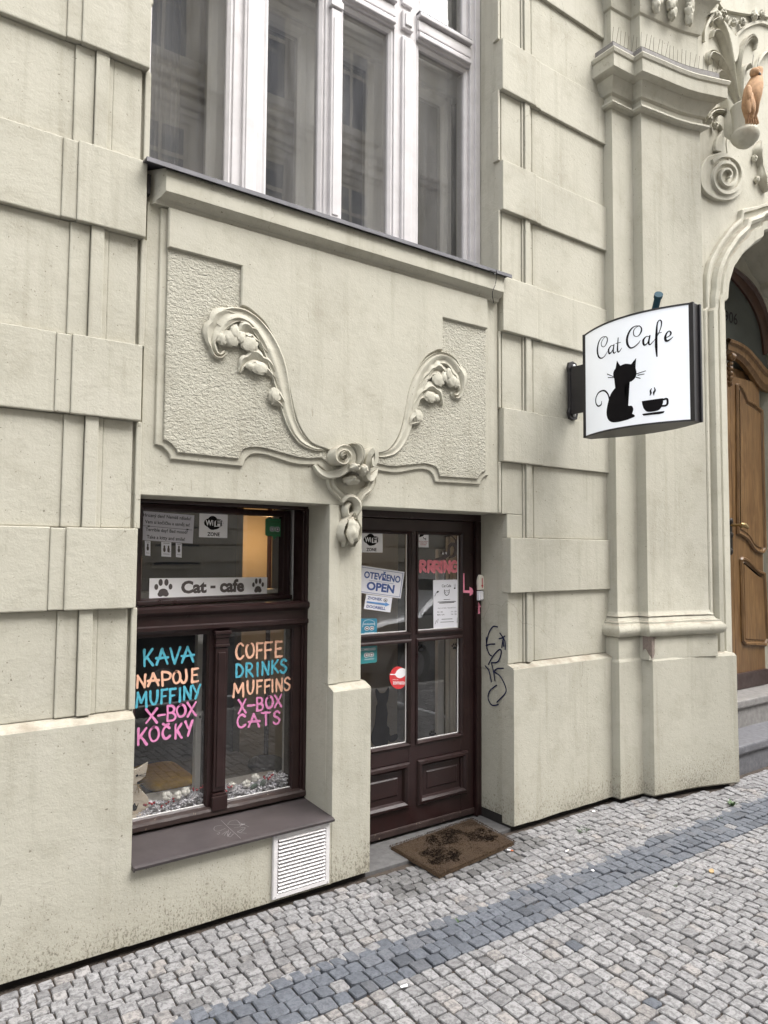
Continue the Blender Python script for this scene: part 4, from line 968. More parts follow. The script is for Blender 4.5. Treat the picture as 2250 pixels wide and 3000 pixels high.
# =================================================================== HOUSE ACROSS THE STREET (seen mirrored in the panes)
OY = -9.2
opp = tag(empty('opposite_house'), 'beige house across the street with corniced windows, mirrored in the window panes', 'building')
ob = lambda mb, n, mt='oppwall', p=None, s=False: mb.build(n, mt, p or opp, s)
EX = 13.4                                       # right-hand end: lower roofs and sky beyond
ob(MB().box(-16, EX, OY-9, OY, -.1, 16.3), 'wall')
ob(MB().box(-16, EX, OY-.0, OY+.06, 0, .9).box(-16, EX, OY, OY+.03, .92, 4.1), 'plinth', 'oppplinth')
for z in (1.3, 1.75, 2.2, 2.65, 3.1, 3.55):
    ob(MB().box(-16, EX, OY+.02, OY+.075, z, z+.40, .02), 'stone_course', 'opptrim')
for z, h in ((4.1, .34), (8.2, .30), (12.15, .30), (15.75, .5)):
    ob(MB().box(-16, EX+.1, OY, OY+.16, z, z+h*.5, .02).box(-16, EX+.15, OY, OY+.30, z+h*.5, z+h, .02), 'cornice', 'opptrim')
ob(MB().prism([(-16, 16.24), (EX, 16.24), (EX-.3, 16.6), (-16, 16.6)], OY+.25, OY-4), 'roof', 'roofdark')
k = 0; xw = -13.0
while xw < EX-1.5:
    for fl, z0 in enumerate((5.05, 9.1, 12.95)):
        f = ob(MB().rings(xw-.62, xw+.62, z0, z0+2.3, [(-.22, OY), (-.22, OY+.10), (-.05, OY+.10), (0, OY+.06), (0, OY+.03), (.09, OY+.03), (.09, OY)], cap=False).box(xw-.04, xw+.04, OY-.04, OY+.025, z0, z0+2.3).box(xw-.6, xw+.6, OY-.04, OY+.028, z0+1.5, z0+1.6), 'window', 'opptrim')
        ob(MB().box(xw-.56, xw+.56, OY+.008, OY+.012, z0+.06, z0+2.25), 'pane', 'oppglass', f)
        ob(MB().box(xw-.95, xw+.95, OY, OY+.28, z0+2.62, z0+2.80, .02).box(xw-.85, xw+.85, OY, OY+.18, z0+2.5, z0+2.62, .02).box(xw-.85, xw+.85, OY, OY+.2, z0-.25, z0-.05, .02), 'window_hood', 'opptrim', f)
    f = ob(MB().rings(xw-.7, xw+.7, 1.2, 3.4, [(-.05, OY+.02), (-.05, OY+.09), (0, OY+.09), (0, OY-.2), (.08, OY-.2), (.08, OY-.24)], cap=False), 'window', 'opptrim')
    ob(MB().box(xw-.65, xw+.65, OY+.035, OY+.04, 1.25, 3.35), 'pane', 'oppglass', f)
    ob(MB().box(xw-.55, xw+.55, OY+.06, OY+.065, .25, .7), 'basement_pane', 'oppglass', f)
    if k % 3 == 1: ob(MB().box(xw+1.0, xw+1.28, OY, OY+.14, 4.5, 15.7, .02), 'pier', 'opptrim')
    xw += 2.55; k += 1
far = tag(empty('far_house'), 'lower ochre house beyond the end of the opposite front, seen only in the panes', 'building')
M['ochre'] = plain('ochre_render', (.46, .36, .21), .85, .1, 1, .003)
MB().box(EX+.05, 34, OY-11, OY-1.6, -.1, 12.9).build('wall', 'ochre', far); MB().box(EX, 34, OY-11.3, OY-1.35, 12.9, 13.3, .03).build('cornice', 'opptrim', far)
for i in range(6):
    for z0 in (1.2, 4.8, 8.0, 10.6):
        x = EX+2+i*3; f = MB().rings(x-.6, x+.6, z0, z0+2, [(-.15, OY-1.6), (-.15, OY-1.5), (0, OY-1.5), (0, OY-1.7)], cap=False).build('window', 'opptrim', far); MB().box(x-.6, x+.6, OY-1.66, OY-1.59, z0, z0+2).build('pane', 'oppglass', f)
dp = Thing('drainpipe', (EX-.05, OY+.2, 0), 'grey drainpipe on the end of the house across the street', 'drainpipe')
dp.part(MB().tube([(EX-.12, OY+.18, .2), (EX-.12, OY+.18, 15.3), (EX-.3, OY+.4, 15.8)], .06, 10), 'pipe', 'roofdark', True)
for z in (3, 7, 11, 15): dp.part(MB().box(EX-.2, EX-.04, OY+.1, OY+.25, z, z+.06), 'bracket', 'iron')

# =================================================================== PARKED CARS (seen mirrored in the panes)
def car(x0, yc, paint, label):
    t = Thing('parked_car', (x0+2.1, yc, -.13), label, 'car', 'cars parked along the kerb')
    zb = -.13; L, Wd = 4.15, 1.72
    st = [(0, .30, .62, .60, .70), (.06, .24, .74, .74, .84), (.5, .20, .86, .92, .92), (1.15, .19, .95, .98, .96), (2.1, .19, .97, 1.0, .96), (3.1, .19, 1.0, 1.0, .95), (3.75, .20, 1.0, .97, .90), (4.08, .26, .96, .86, .80), (4.15, .36, .80, .74, .70)]
    rows = []
    for x, zl, zt, wf, wt in st:
        h = Wd/2
        rows.append([(x0+x, yc+sy*h*k, zb+z) for sy, k, z in ((-1, wf*.86, zl), (-1, wf, zl+.16), (-1, wf*1.0, (zl+zt)/2), (-1, wt*.97, zt-.05), (-1, wt*.88, zt), (0, 0, zt+.03), (1, wt*.88, zt), (1, wt*.97, zt-.05), (1, wf, (zl+zt)/2), (1, wf, zl+.16), (1, wf*.86, zl))])
    mb = MB().grid(rows, True); mb.add(rows[0], [tuple(range(11))]); mb.add(rows[-1], [tuple(range(11))])
    t.part(mb, 'body', paint, 45)
    cs = [(1.05, .955, .93), (1.75, 1.36, .76), (2.15, 1.43, .74), (3.0, 1.42, .74), (3.55, 1.30, .74), (3.95, 1.0, .88)]
    rows = [[(x0+x, yc-Wd/2*.92, zb+.93), (x0+x, yc-Wd/2*w_, zb+z-.05), (x0+x, yc-Wd/2*w_*.85, zb+z), (x0+x, yc+Wd/2*w_*.85, zb+z), (x0+x, yc+Wd/2*w_, zb+z-.05), (x0+x, yc+Wd/2*.92, zb+.93)] for x, z, w_ in cs]
    mb = MB().grid(rows); t.part(mb, 'cabin', paint, 45)
    for sy in (-1, 1):
        for (xa_, xb_, xc_, xd_) in ((1.38, 2.30, 2.30, 1.83), (2.40, 3.52, 3.32, 2.40)):
            y_ = lambda z: yc+sy*(Wd/2*(.92-(z-.93)/.43*.165)+.006)
            mb = MB().add([(x0+xa_, y_(.99), zb+.99), (x0+xb_, y_(.99), zb+.99), (x0+xc_, y_(1.33), zb+1.33), (x0+xd_, y_(1.33), zb+1.33)], [(0, 1, 2, 3)]); t.part(mb, 'side_window', 'carglass')
        t.part(MB().blob((x0+1.42, yc+sy*(Wd/2+.09), zb+1.02), (.06, .10, .075), .05), 'mirror', paint, True)
        t.part(MB().blob((x0+.16, yc+sy*Wd/2*.66, zb+.66), (.12, .17, .09), .03), 'headlight', 'lens', True)
        t.part(MB().blob((x0+4.08, yc+sy*Wd/2*.66, zb+.80), (.06, .16, .10), .03), 'tail_light', 'redprint', True)
        for xw_ in (.82, 3.36):
            yw = yc+sy*(Wd/2-.10)
            wh = t.part(MB().lathe((x0+xw_, yw-.1, zb+.31), [(.20, 0), (.30, .01), (.31, .05), (.31, .15), (.30, .19), (.20, .20)], 24, 'y'), 'wheel', 'tyre', 40)
            rb = MB().lathe((x0+xw_, yw-.104, zb+.31), [(.02, 0), (.19, 0), (.205, .02), (.205, .19), (.19, .208), (.02, .208)], 20, 'y'); rb.v = [(v[0]-t.loc.x, v[1]-t.loc.y, v[2]-t.loc.z) for v in rb.v]; rb.build('rim', 'alloy', wh, 40)
        t.part(MB().box(x0+1.30, x0+1.306, yc+sy*(Wd/2*.985)-.012, yc+sy*(Wd/2*.985)+.012, zb+.3, zb+.92), 'door_seam', 'black'); t.part(MB().box(x0+2.36, x0+2.366, yc+sy*(Wd/2*.99)-.012, yc+sy*(Wd/2*.99)+.012, zb+.3, zb+.95), 'door_seam', 'black')
    ws = MB().add([(x0+1.17, yc-Wd/2*.80, zb+1.005), (x0+1.17, yc+Wd/2*.80, zb+1.005), (x0+1.70, yc+Wd/2*.68, zb+1.345), (x0+1.70, yc-Wd/2*.68, zb+1.345)], [(0, 1, 2, 3)]); t.part(ws, 'windscreen', 'carglass')
    t.part(MB().box(x0-.012, x0+.02, yc-.26, yc+.26, zb+.38, zb+.49), 'number_plate', 'bannerwhite'); t.part(MB().box(x0+.0, x0+.05, yc-.5, yc+.5, zb+.52, zb+.60), 'grille', 'black')
    return t
car(4.75, -1.5, 'carsilver', 'silver parked car mirrored in the cafe door panes')
car(-.9, -1.75, 'cardark', 'dark parked car mirrored in the shop window')

# =================================================================== WRITING
_tc = {}
def text_verts(body, bold=0.0, shear=0.0, space=1.0):
    key = (body, bold, shear, space)
    if key not in _tc:
        c = bpy.data.curves.new('t', 'FONT'); c.body = body; c.resolution_u = 3; c.offset = bold; c.shear = shear; c.space_character = space
        o = bpy.data.objects.new('t', c); col.objects.link(o)
        me = bpy.data.meshes.new_from_object(o.evaluated_get(bpy.context.evaluated_depsgraph_get()))
        v = np.array([q.co[:2] for q in me.vertices]); f = [tuple(p.vertices) for p in me.polygons]
        bpy.data.objects.remove(o); bpy.data.curves.remove(c); bpy.data.meshes.remove(me)
        mn_, mx_ = v.min(0), v.max(0); _tc[key] = ((v-mn_)/(mx_-mn_), f)
    return _tc[key]
def stroke(pts, w, k=0):
    """flat brush stroke with round ends; w single or list of half widths"""
    P = [np.array(p, float) for p in (smooth_pts(pts, k) if k else pts)]; n = len(P)
    W = np.interp(np.linspace(0, 1, n), np.linspace(0, 1, len(w)), w) if isinstance(w, (list, tuple)) else [w]*n
    L, Rr = [], []
    for i in range(n):
        a = P[min(i+1, n-1)]-P[max(i-1, 0)]
        if 0 < i < n-1:
            d0 = P[i]-P[i-1]; d1 = P[i+1]-P[i]; d0 = d0/max(1e-9, np.hypot(*d0)); d1 = d1/max(1e-9, np.hypot(*d1)); a = d0+d1
        a = a/max(1e-9, np.hypot(*a)); nn = np.array((-a[1], a[0])); L.append(P[i]+nn*W[i]); Rr.append(P[i]-nn*W[i])
    def cap(c, a, w_): 
        t0 = math.atan2(a[1], a[0]); return [c+w_*np.array((cos(t0+pi/2-pi*j/6), sin(t0+pi/2-pi*j/6))) for j in range(1, 6)]
    a = P[-1]-P[-2]; a0 = P[0]-P[1]
    ce = cap(P[-1], a, W[-1]); cs = cap(P[0], a0, W[0])
    vs = L+Rr+ce+cs; F = [(i, i+1, n+i+1, n+i) for i in range(n-1)]
    F.append(tuple([n-1]+[2*n+j for j in range(5)]+[2*n-1])); F.append(tuple([n]+[2*n+5+j for j in range(5)]+[0]))
    return [tuple(v) for v in vs], F
def ell(cx, cy, rx, ry, n=18, rot=0):
    return [(cx+rx*cos(2*pi*i/n)*cos(rot)-ry*sin(2*pi*i/n)*sin(rot), cy+rx*cos(2*pi*i/n)*sin(rot)+ry*sin(2*pi*i/n)*cos(rot)) for i in range(n)], [tuple(range(n))]
def rrect(x0, y0, x1, y1, r):
    P = []
    for cx, cy, a in ((x1-r, y1-r, 0), (x0+r, y1-r, 90), (x0+r, y0+r, 180), (x1-r, y0+r, 270)):
        P += [(cx+r*cos(radians(a+t)), cy+r*sin(radians(a+t))) for t in (0, 30, 60, 90)]
    return P, [tuple(range(16))]
class Surf:
    """a flat sheet: corners TL, TR, BR, BL in world space, unit coordinates u right, v up, front towards the street"""
    def __init__(s, c): s.c = [Vector(p) for p in c]; n = (s.c[1]-s.c[0]).cross(s.c[3]-s.c[0]); n.normalize(); s.n = n if n.y < 0 else -n
    def __call__(s, u, v, d=0):
        tl, tr, br, bl = s.c; p = tl*(1-u)*v+tr*u*v+br*u*(1-v)+bl*(1-u)*(1-v); return tuple(p+s.n*d)
    def size(s): return ((s.c[1]-s.c[0]).length, (s.c[0]-s.c[3]).length)
def geo(item):
    k = item[0]
    if k == 'text':
        _, body, x0, y0, x1, y1, bold = item[:7]; v, f = text_verts(body, bold, *(item[7:8] or ()))
        return [(x0+a*(x1-x0), y0+b_*(y1-y0)) for a, b_ in v], f
    if k == 'poly': return item[1], [tuple(range(len(item[1])))]
    return item[1]
def sheet(name, label, cat, surf, mat, prints, group=None, shape=None, thick=.0012, base=.0006):
    """a poster, sticker or notice: a thin body and its printed parts [(part name, material, items)]"""
    t = Thing(name, surf(.5, 0), label, cat, group)
    if mat:
        vs, fs = shape or ([(0, 0), (1, 0), (1, 1), (0, 1)], [(0, 1, 2, 3)])
        n = len(vs); mb = MB().add([surf(u, v, base+thick) for u, v in vs]+[surf(u, v, base) for u, v in vs], [fs[0]]+[(i, (i+1) % n, n+(i+1) % n, n+i) for i in range(n)])
        t.part(mb, 'sheet', mat)
    d = base+thick+.0004
    for nm, mt, items in prints:
        mb = MB()
        for it in items:
            v, f = geo(it); m_ = MB() if it[0] == 'text' and len(items) > 1 else mb
            m_.add([surf(u, w_, d) for u, w_ in v], f); d += .00006
            if m_ is not mb: t.part(m_, nm, mt)
        if mb.v: t.part(mb, nm if not any(it[0] == 'text' for it in items) or len(items) == 1 else 'printed_lines', mt)
        d += .0003
    return t
GP = SY+.034                                   # outer face of the lower shop panes
DG = DY+.022                                   # outer face of the door panes
SASHP = sash_pt(.1, .030, 1.5)
def on_sash(sx, sy): return hit(sx, sy, SASHP, SN)
def surf_px(f, pts, plane):
    return Surf([on_sash(*f(*p)) if plane == 'sash' else at(*f(*p), plane) for p in pts])
def wifi():
    return [('blot', 'blackprint', [('e', ell(.46, .62, .20, .30)), ('e', rrect(.16, .44, .84, .80, .17)), ('e', ell(.50, .48, .22, .14))]),
            ('bubble', 'bannerwhite', [('e', rrect(.52, .47, .83, .76, .12)), ('poly', [(.52, .46), (.62, .47), (.52, .60)])]),
            ('lettering', 'bannerwhite', [('text', 'Wi', .21, .50, .48, .74, .03)]),
            ('lettering', 'blackprint', [('text', 'Fi', .57, .50, .79, .74, .03), ('text', 'ZONE', .28, .06, .72, .22, .02)])]
def paw(cx, cy, sx, sy):
    return [('e', ell(cx, cy-.22*sy, .27*sx, .20*sy)), ('e', ell(cx-.16*sx, cy-.32*sy, .16*sx, .14*sy)), ('e', ell(cx+.16*sx, cy-.32*sy, .16*sx, .14*sy)),
            ('e', ell(cx-.40*sx, cy+.08*sy, .11*sx, .16*sy)), ('e', ell(cx-.16*sx, cy+.32*sy, .12*sx, .19*sy)), ('e', ell(cx+.17*sx, cy+.32*sy, .12*sx, .19*sy)), ('e', ell(cx+.41*sx, cy+.08*sy, .11*sx, .16*sy))]
# --- notices on the fanlight
S_ = surf_px(s2, [(20, 228), (580, 276), (565, 530), (20, 492)], 'sash')
sheet('poster', 'grey paper notice reading Terrible day? Bad mood? at the top left of the shop window', 'poster', S_, 'papergrey',
      [('lettering', 'blackprint', [('text', 'Hrozný den? Nemáš náladu?', .17, .775, .95, .93, .012), ('text', 'Vem si kočičku a usměj se!', .20, .55, .93, .715, .012), ('text', 'Terrible day? Bad mood?', .21, .29, .90, .44, .012), ('text', 'Take a kitty and smile!', .23, .03, .86, .19, .012),
        ('e', stroke([(.17, .495), (.97, .475)], .006)), ('poly', [(.22, .495), (.27, .525), (.27, .46)]), ('poly', [(.93, .477), (.88, .51), (.88, .445)])])])
for i, (x0, x1, y0, y1) in enumerate(((136, 186, 503, 636), (283, 373, 514, 645), (414, 468, 524, 651))):
    cats = [('e', ell(.5, .50, .22, .16)), ('e', ell(.5, .70, .15, .10)), ('poly', [(.36, .74), (.40, .86), (.48, .78)]), ('poly', [(.64, .74), (.60, .86), (.52, .78)])] if i != 1 else \
        [('e', ell(.30, .48, .13, .18)), ('e', ell(.30, .68, .09, .09)), ('e', ell(.72, .48, .13, .18)), ('e', ell(.72, .68, .09, .09)), ('e', stroke([(.62, .36), (.82, .32), (.9, .36)], .02))]
    sheet('tear_off_slip', ['narrow paper slip with a cat, left of three under the grey notice', 'wide paper slip with two cats, middle of three under the grey notice', 'narrow paper slip with a cat, right of three under the grey notice'][i], 'paper slip',
          surf_px(s2, [(x0, y0), (x1, y0+5), (x1-2, y1+6), (x0+1, y1)], 'sash'), 'paper', [('drawing', 'greyprint', cats), ('lettering', 'greyprint', [('e', stroke([(.2, .92), (.8, .92)], .015)), ('e', stroke([(.2, .18), (.8, .18)], .012))])], 'paper slips under the notice')
sheet('wifi_sticker', 'square white wireless zone sticker on the top pane of the shop window', 'sticker', surf_px(s2, [(627, 258), (881, 270), (876, 480), (622, 472)], 'sash'), 'bannerwhite', wifi())
sheet('review_sticker', 'dark green owl-eyed sticker with a pointed tip on the top pane of the shop window', 'sticker', surf_px(s2, [(1220, 300), (1388, 310), (1385, 500), (1218, 492)], 'sash'), 'green',
      [('lettering', 'leaf', [('text', 'DOPORUČENO', .10, .80, .90, .90, .02), ('e', stroke([(.1, .73), (.9, .73)], .008)), ('text', 'tripadvisor', .20, .26, .80, .36, .01)]),
       ('owl_eyes', 'paper', [('e', ell(.36, .50, .13, .12)), ('e', ell(.64, .50, .13, .12))]), ('owl_eyes', 'blackprint', [('e', ell(.36, .50, .10, .09)), ('e', ell(.64, .50, .10, .09))]), ('owl_eyes', 'paper', [('e', ell(.36, .50, .05, .045)), ('e', ell(.64, .50, .05, .045))])],
      shape=([(0, .22), (.08, .16), (.38, .16), (.5, 0), (.62, .16), (.92, .16), (1, .22), (1, .94), (.92, 1), (.08, 1), (0, .94)], [tuple(range(11))]))
S_ = surf_px(s2, [(176, 842), (1234, 832), (1231, 990), (172, 1027)], 'sash')
def cafetext():
    return [('text', 'Cat', .245, .20, .455, .86, .045), ('text', '-', .487, .44, .530, .58, .05), ('text', 'cafe', .568, .20, .785, .92, .045)]
sheet('banner', 'long white banner reading Cat - cafe between two grey paw prints', 'banner', S_, 'bannerwhite', [('lettering', 'greyprint', cafetext()), ('paw_print', 'greyprint', paw(.105, .50, .135, .90)), ('paw_print', 'greyprint', paw(.912, .52, .108, .82))], thick=.003)

# --- hand painted words on the lower panes
A_ = {'K': [[(0, 1), (0, 0)], [(.95, 1), (.08, .42)], [(.25, .55), (1, 0)]], 'A': [[(0, 0), (.5, 1)], [(.5, 1), (1, 0)], [(-.02, .42), (1.04, .42)]], 'V': [[(0, 1), (.45, 0)], [(.45, 0), (1, 1)]],
      'N': [[(0, 0), (.05, 1)], [(.05, 1), (.9, 0)], [(.9, 0), (1, 1)]], 'P': [[(.05, 0), (0, 1)], [(0, 1), (.55, .98), (.95, .8), (.8, .52), (.35, .42), (.05, .45)]],
      'O': [[(.5, 1), (.1, .8), (0, .45), (.2, .08), (.5, 0), (.85, .15), (1, .5), (.85, .88), (.5, 1), (.35, .96)]], 'J': [[(.75, 1), (.85, .4), (.6, .02), (.2, .02), (0, .2)]],
      'E': [[(.05, 1), (0, 0)], [(.05, 1), (1, 1)], [(.03, .5), (.8, .54)], [(0, 0), (1, .02)]], 'M': [[(0, 0), (.12, 1)], [(.12, 1), (.48, .32)], [(.48, .32), (.95, 1)], [(.95, 1), (1, 0)]],
      'U': [[(0, 1), (.02, .35), (.3, 0), (.7, .02), (.95, .4), (1, 1)]], 'F': [[(.03, 1), (0, 0)], [(.03, 1), (1, 1)], [(.02, .5), (.8, .52)]], 'I': [[(.5, 1), (.5, 0)]],
      'Y': [[(0, 1), (.45, .5)], [(1, 1), (.35, 0)]], 'X': [[(0, 1), (1, 0)], [(1, 1), (0, 0)]], 'B': [[(.02, 1), (0, 0)], [(.02, 1), (.6, .98), (.85, .78), (.6, .55), (.05, .52)], [(.1, .53), (.7, .5), (1, .26), (.7, .03), (0, 0)]],
      'C': [[(.95, .85), (.6, 1), (.2, .85), (0, .45), (.2, .08), (.6, 0), (1, .18)]], 'D': [[(.03, 1), (0, 0)], [(.03, 1), (.6, .9), (1, .5), (.65, .08), (0, 0)]], 'R': [[(.03, 1), (0, 0)], [(.03, 1), (.6, .98), (.9, .78), (.6, .52), (.05, .48)], [(.3, .48), (1, 0)]],
      'S': [[(.95, .85), (.6, 1), (.2, .88), (.15, .65), (.6, .5), (.95, .3), (.7, .03), (.25, .0), (0, .15)]], 'T': [[(0, 1), (1, 1)], [(.5, 1), (.5, 0)]], '-': [[(0, .5), (1, .5)]], 'v': [[(0, 1), (.5, 0)], [(.5, 0), (1, 1)]],
      'G': [[(.95, .85), (.6, 1), (.2, .85), (0, .45), (.2, .08), (.6, 0), (1, .18), (1, .48), (.6, .48)]]}
def painted_word(t, letters, f, Y, mat, hw, label):
    mb = MB(); d = .0005
    for ch, x0, y0, x1, y1, sk in letters:      # px box, y0 top, y1 bottom, sk slant of the baseline over the letter
        for st in A_[ch]:
            P = [(x0+(x1-x0)*u, y1+(y0-y1)*v+sk*(u-.5)) for u, v in st]
            W_ = [xz(*f(*p), Y) for p in P]
            v, fc = stroke(W_, [hw*R.uniform(.78, 1.2) for _ in range(4)], 5 if len(W_) > 2 else 0) if len(W_) > 2 else stroke([tuple(np.array(W_[0])*(1-t_)+np.array(W_[1])*t_+np.array((R.uniform(-.0008, .0008), R.uniform(-.0008, .0008)))) for t_ in np.linspace(0, 1, 5)], [hw*R.uniform(.78, 1.2) for _ in range(4)], 3)
            mb.add([(a, Y-d, c) for a, c in v], fc); d += .00007
    o = t.part(mb, 'painted_word', mat); o['label'] = label; return o
LT = Thing('window_lettering', at(*s3(360, 1180), GP), 'hand painted Czech menu words in blue, peach and pink on the left pane', 'lettering')
painted_word(LT, [('K', 132, 318, 208, 460, -8), ('A', 243, 314, 340, 448, -8), ('V', 365, 302, 452, 440, -8), ('A', 470, 292, 572, 428, -10)], s3, GP, 'p_blue', .0057, 'blue word KAVA')
painted_word(LT, [('N', 68, 548, 140, 658, -8), ('A', 165, 530, 258, 642, -6), ('P', 292, 518, 372, 640, 0), ('O', 390, 512, 455, 618, -6), ('J', 462, 500, 520, 612, -6), ('E', 560, 490, 616, 606, -6)], s3, GP, 'p_peach', .0054, 'peach word NAPOJE')
painted_word(LT, [('M', 62, 702, 150, 834, -6), ('U', 186, 690, 250, 804, -4), ('F', 286, 678, 336, 796, -6), ('F', 362, 672, 412, 792, -6), ('I', 440, 666, 462, 782, 0), ('N', 488, 648, 552, 760, -8), ('Y', 566, 636, 634, 756, -6)], s3, GP, 'p_blue', .0054, 'blue word MUFFINY')
painted_word(LT, [('X', 148, 850, 244, 974, -6), ('-', 256, 840, 316, 970, -8), ('B', 340, 822, 412, 956, -4), ('O', 424, 812, 502, 920, -6), ('X', 520, 792, 594, 914, -8)], s3, GP, 'p_pink', .0054, 'pink word X-BOX')
painted_word(LT, [('K', 78, 1026, 152, 1172, -6), ('O', 178, 1012, 262, 1140, -6), ('C', 296, 1008, 360, 1116, -6), ('v', 300, 986, 350, 1002, 0), ('K', 412, 986, 466, 1112, -8), ('Y', 500, 962, 562, 1090, -8)], s3, GP, 'p_pink', .0057, 'pink word KOČKY')
LT = Thing('window_lettering', at(*s3(1170, 1020), GP), 'hand painted English menu words in peach, blue and pink on the right pane', 'lettering')
painted_word(LT, [('C', 958, 262, 1024, 400, -6), ('O', 1048, 258, 1118, 388, -4), ('F', 1144, 260, 1194, 388, -6), ('F', 1218, 252, 1282, 392, -6), ('E', 1312, 246, 1368, 380, -4)], s3, GP, 'p_peach', .0057, 'peach word COFFE')
painted_word(LT, [('D', 960, 448, 1020, 562, -4), ('R', 1050, 440, 1108, 560, -4), ('I', 1140, 440, 1160, 552, 0), ('N', 1192, 428, 1252, 540, -8), ('K', 1282, 414, 1334, 526, -8), ('S', 1356, 404, 1410, 522, -6)], s3, GP, 'p_blue', .0056, 'blue word DRINKS')
painted_word(LT, [('M', 934, 622, 1022, 742, -6), ('U', 1060, 600, 1114, 710, -4), ('F', 1146, 596, 1190, 706, -6), ('F', 1216, 590, 1262, 704, -6), ('I', 1272, 586, 1296, 694, 0), ('N', 1318, 580, 1370, 690, -8), ('S', 1390, 568, 1442, 680, -6)], s3, GP, 'p_peach', .0053, 'peach word MUFFINS')
painted_word(LT, [('X', 980, 766, 1044, 888, -6), ('-', 1062, 754, 1122, 884, -6), ('B', 1146, 750, 1200, 864, -4), ('O', 1226, 738, 1288, 842, -4), ('X', 1306, 726, 1364, 832, -6)], s3, GP, 'p_pink', .0053, 'pink word X-BOX')
painted_word(LT, [('C', 970, 902, 1040, 1016, -4), ('A', 1070, 898, 1164, 1010, -6), ('T', 1186, 884, 1264, 994, -6), ('S', 1294, 872, 1350, 984, -6)], s3, GP, 'p_pink', .0054, 'pink word CATS')
# --- stickers and notices on the cafe door
d5 = Z(1040, 1480, 480/1659); d6 = Z(1040, 1850, 480/1659)
sheet('wifi_sticker', 'square white wireless zone sticker on the upper left pane of the cafe door', 'sticker', surf_px(d5, [(48, 268), (278, 274), (278, 480), (46, 478)], DG), 'bannerwhite', wifi())
sheet('camera_notice', 'small white sticker with a surveillance camera and red lines on the door', 'sticker', surf_px(d5, [(630, 282), (747, 284), (746, 430), (629, 427)], DG), 'bannerwhite',
      [('camera_symbol', 'blackprint', [('poly', [(.18, .70), (.50, .80), (.56, .90), (.22, .92), (.16, .80)]), ('e', stroke([(.50, .72), (.56, .62), (.72, .58)], .022)), ('e', stroke([(.72, .52), (.72, .66)], .02))]),
       ('lettering', 'redprint', [('text', 'PROSTOR STŘEŽEN', .06, .40, .94, .46, .02), ('text', 'KAMEROVÝM', .18, .28, .82, .35, .02), ('text', 'SYSTÉMEM', .24, .16, .76, .23, .02)]),
       ('border', 'greyprint', [('e', stroke([(.03, .03), (.97, .03)], .008)), ('e', stroke([(.97, .03), (.97, .97)], .01)), ('e', stroke([(.97, .97), (.03, .97)], .008))])])
sheet('open_notice', 'tilted white notice with blue border reading OPEN in the cafe door', 'notice', surf_px(d5, [(52, 608), (500, 676), (460, 944), (28, 884)], DG), 'paper',
      [('lettering', 'blueprint', [('text', 'OTEVŘENO', .10, .56, .93, .90, .035), ('text', 'OPEN', .18, .14, .82, .46, .04), ('e', stroke([(.22, .505), (.78, .500)], .006))]),
       ('border', 'blueprint', [('e', stroke([(.04, .05), (.97, .05)], .007)), ('e', stroke([(.97, .05), (.965, .94)], .006)), ('e', stroke([(.965, .94), (.04, .94)], .007))])])
sheet('doorbell_notice', 'small tilted notice with a blue arrow reading DOORBELL below the open notice', 'notice', surf_px(d5, [(112, 902), (376, 936), (356, 1086), (88, 1048)], DG-.004), 'paper',
      [('lettering', 'blueprint', [('text', 'ZVONEK', .07, .68, .62, .88, .03), ('text', 'DOORBELL', .08, .10, .80, .30, .03)]), ('bell_symbol', 'greyprint', [('e', ell(.75, .76, .075, .12)), ]), ('bell_symbol', 'paper', [('e', ell(.75, .76, .055, .09))]), ('bell_symbol', 'greyprint', [('poly', [(.72, .71), (.78, .71), (.765, .80), (.735, .80)])]),
       ('arrow', 'bluelight', [('poly', [(.06, .44), (.76, .42), (.76, .34), (.93, .50), (.76, .64), (.76, .56), (.06, .54)])])])
sheet('review_sticker', 'blue owl-eyed sticker at the bottom of the upper left door pane', 'sticker', surf_px(d5, [(30, 1148), (222, 1146), (220, 1308), (28, 1322)], DG), 'tealblue',
      [('lettering', 'bannerwhite', [('text', 'EXCELLENCE', .30, .62, .86, .70, .01), ('text', 'tripadvisor', .34, .08, .86, .18, .01), ('e', stroke([(.24, .5), (.30, .82), (.56, .92), (.84, .80), (.88, .55)], .008, 4))]),
       ('owl_eyes', 'bannerwhite', [('e', ell(.46, .40, .12, .13)), ('e', ell(.72, .40, .12, .13))]), ('owl_eyes', 'blackprint', [('e', ell(.46, .40, .09, .10)), ('e', ell(.72, .40, .09, .10))]), ('owl_eyes', 'bannerwhite', [('e', ell(.46, .40, .045, .05)), ('e', ell(.72, .40, .045, .05))])],
      shape=rrect(0, 0, 1, 1, .08))
sheet('review_sticker', 'green owl-eyed sticker at the top of the lower left door pane', 'sticker', surf_px(d6, [(30, 146), (222, 136), (220, 318), (28, 338)], DG), 'teal',
      [('lettering', 'paper', [('text', 'RECOMMENDED', .0, .72, .92, .86, .01), ('text', 'tripadvisor', .34, .20, .86, .30, .01)]),
       ('owl_eyes', 'bannerwhite', [('e', ell(.44, .48, .13, .13)), ('e', ell(.70, .48, .13, .13))]), ('owl_eyes', 'blackprint', [('e', ell(.44, .48, .10, .10)), ('e', ell(.70, .48, .10, .10))]), ('owl_eyes', 'bannerwhite', [('e', ell(.44, .48, .05, .05)), ('e', ell(.70, .48, .05, .05))])],
      shape=rrect(0, .03, 1, 1, .1))
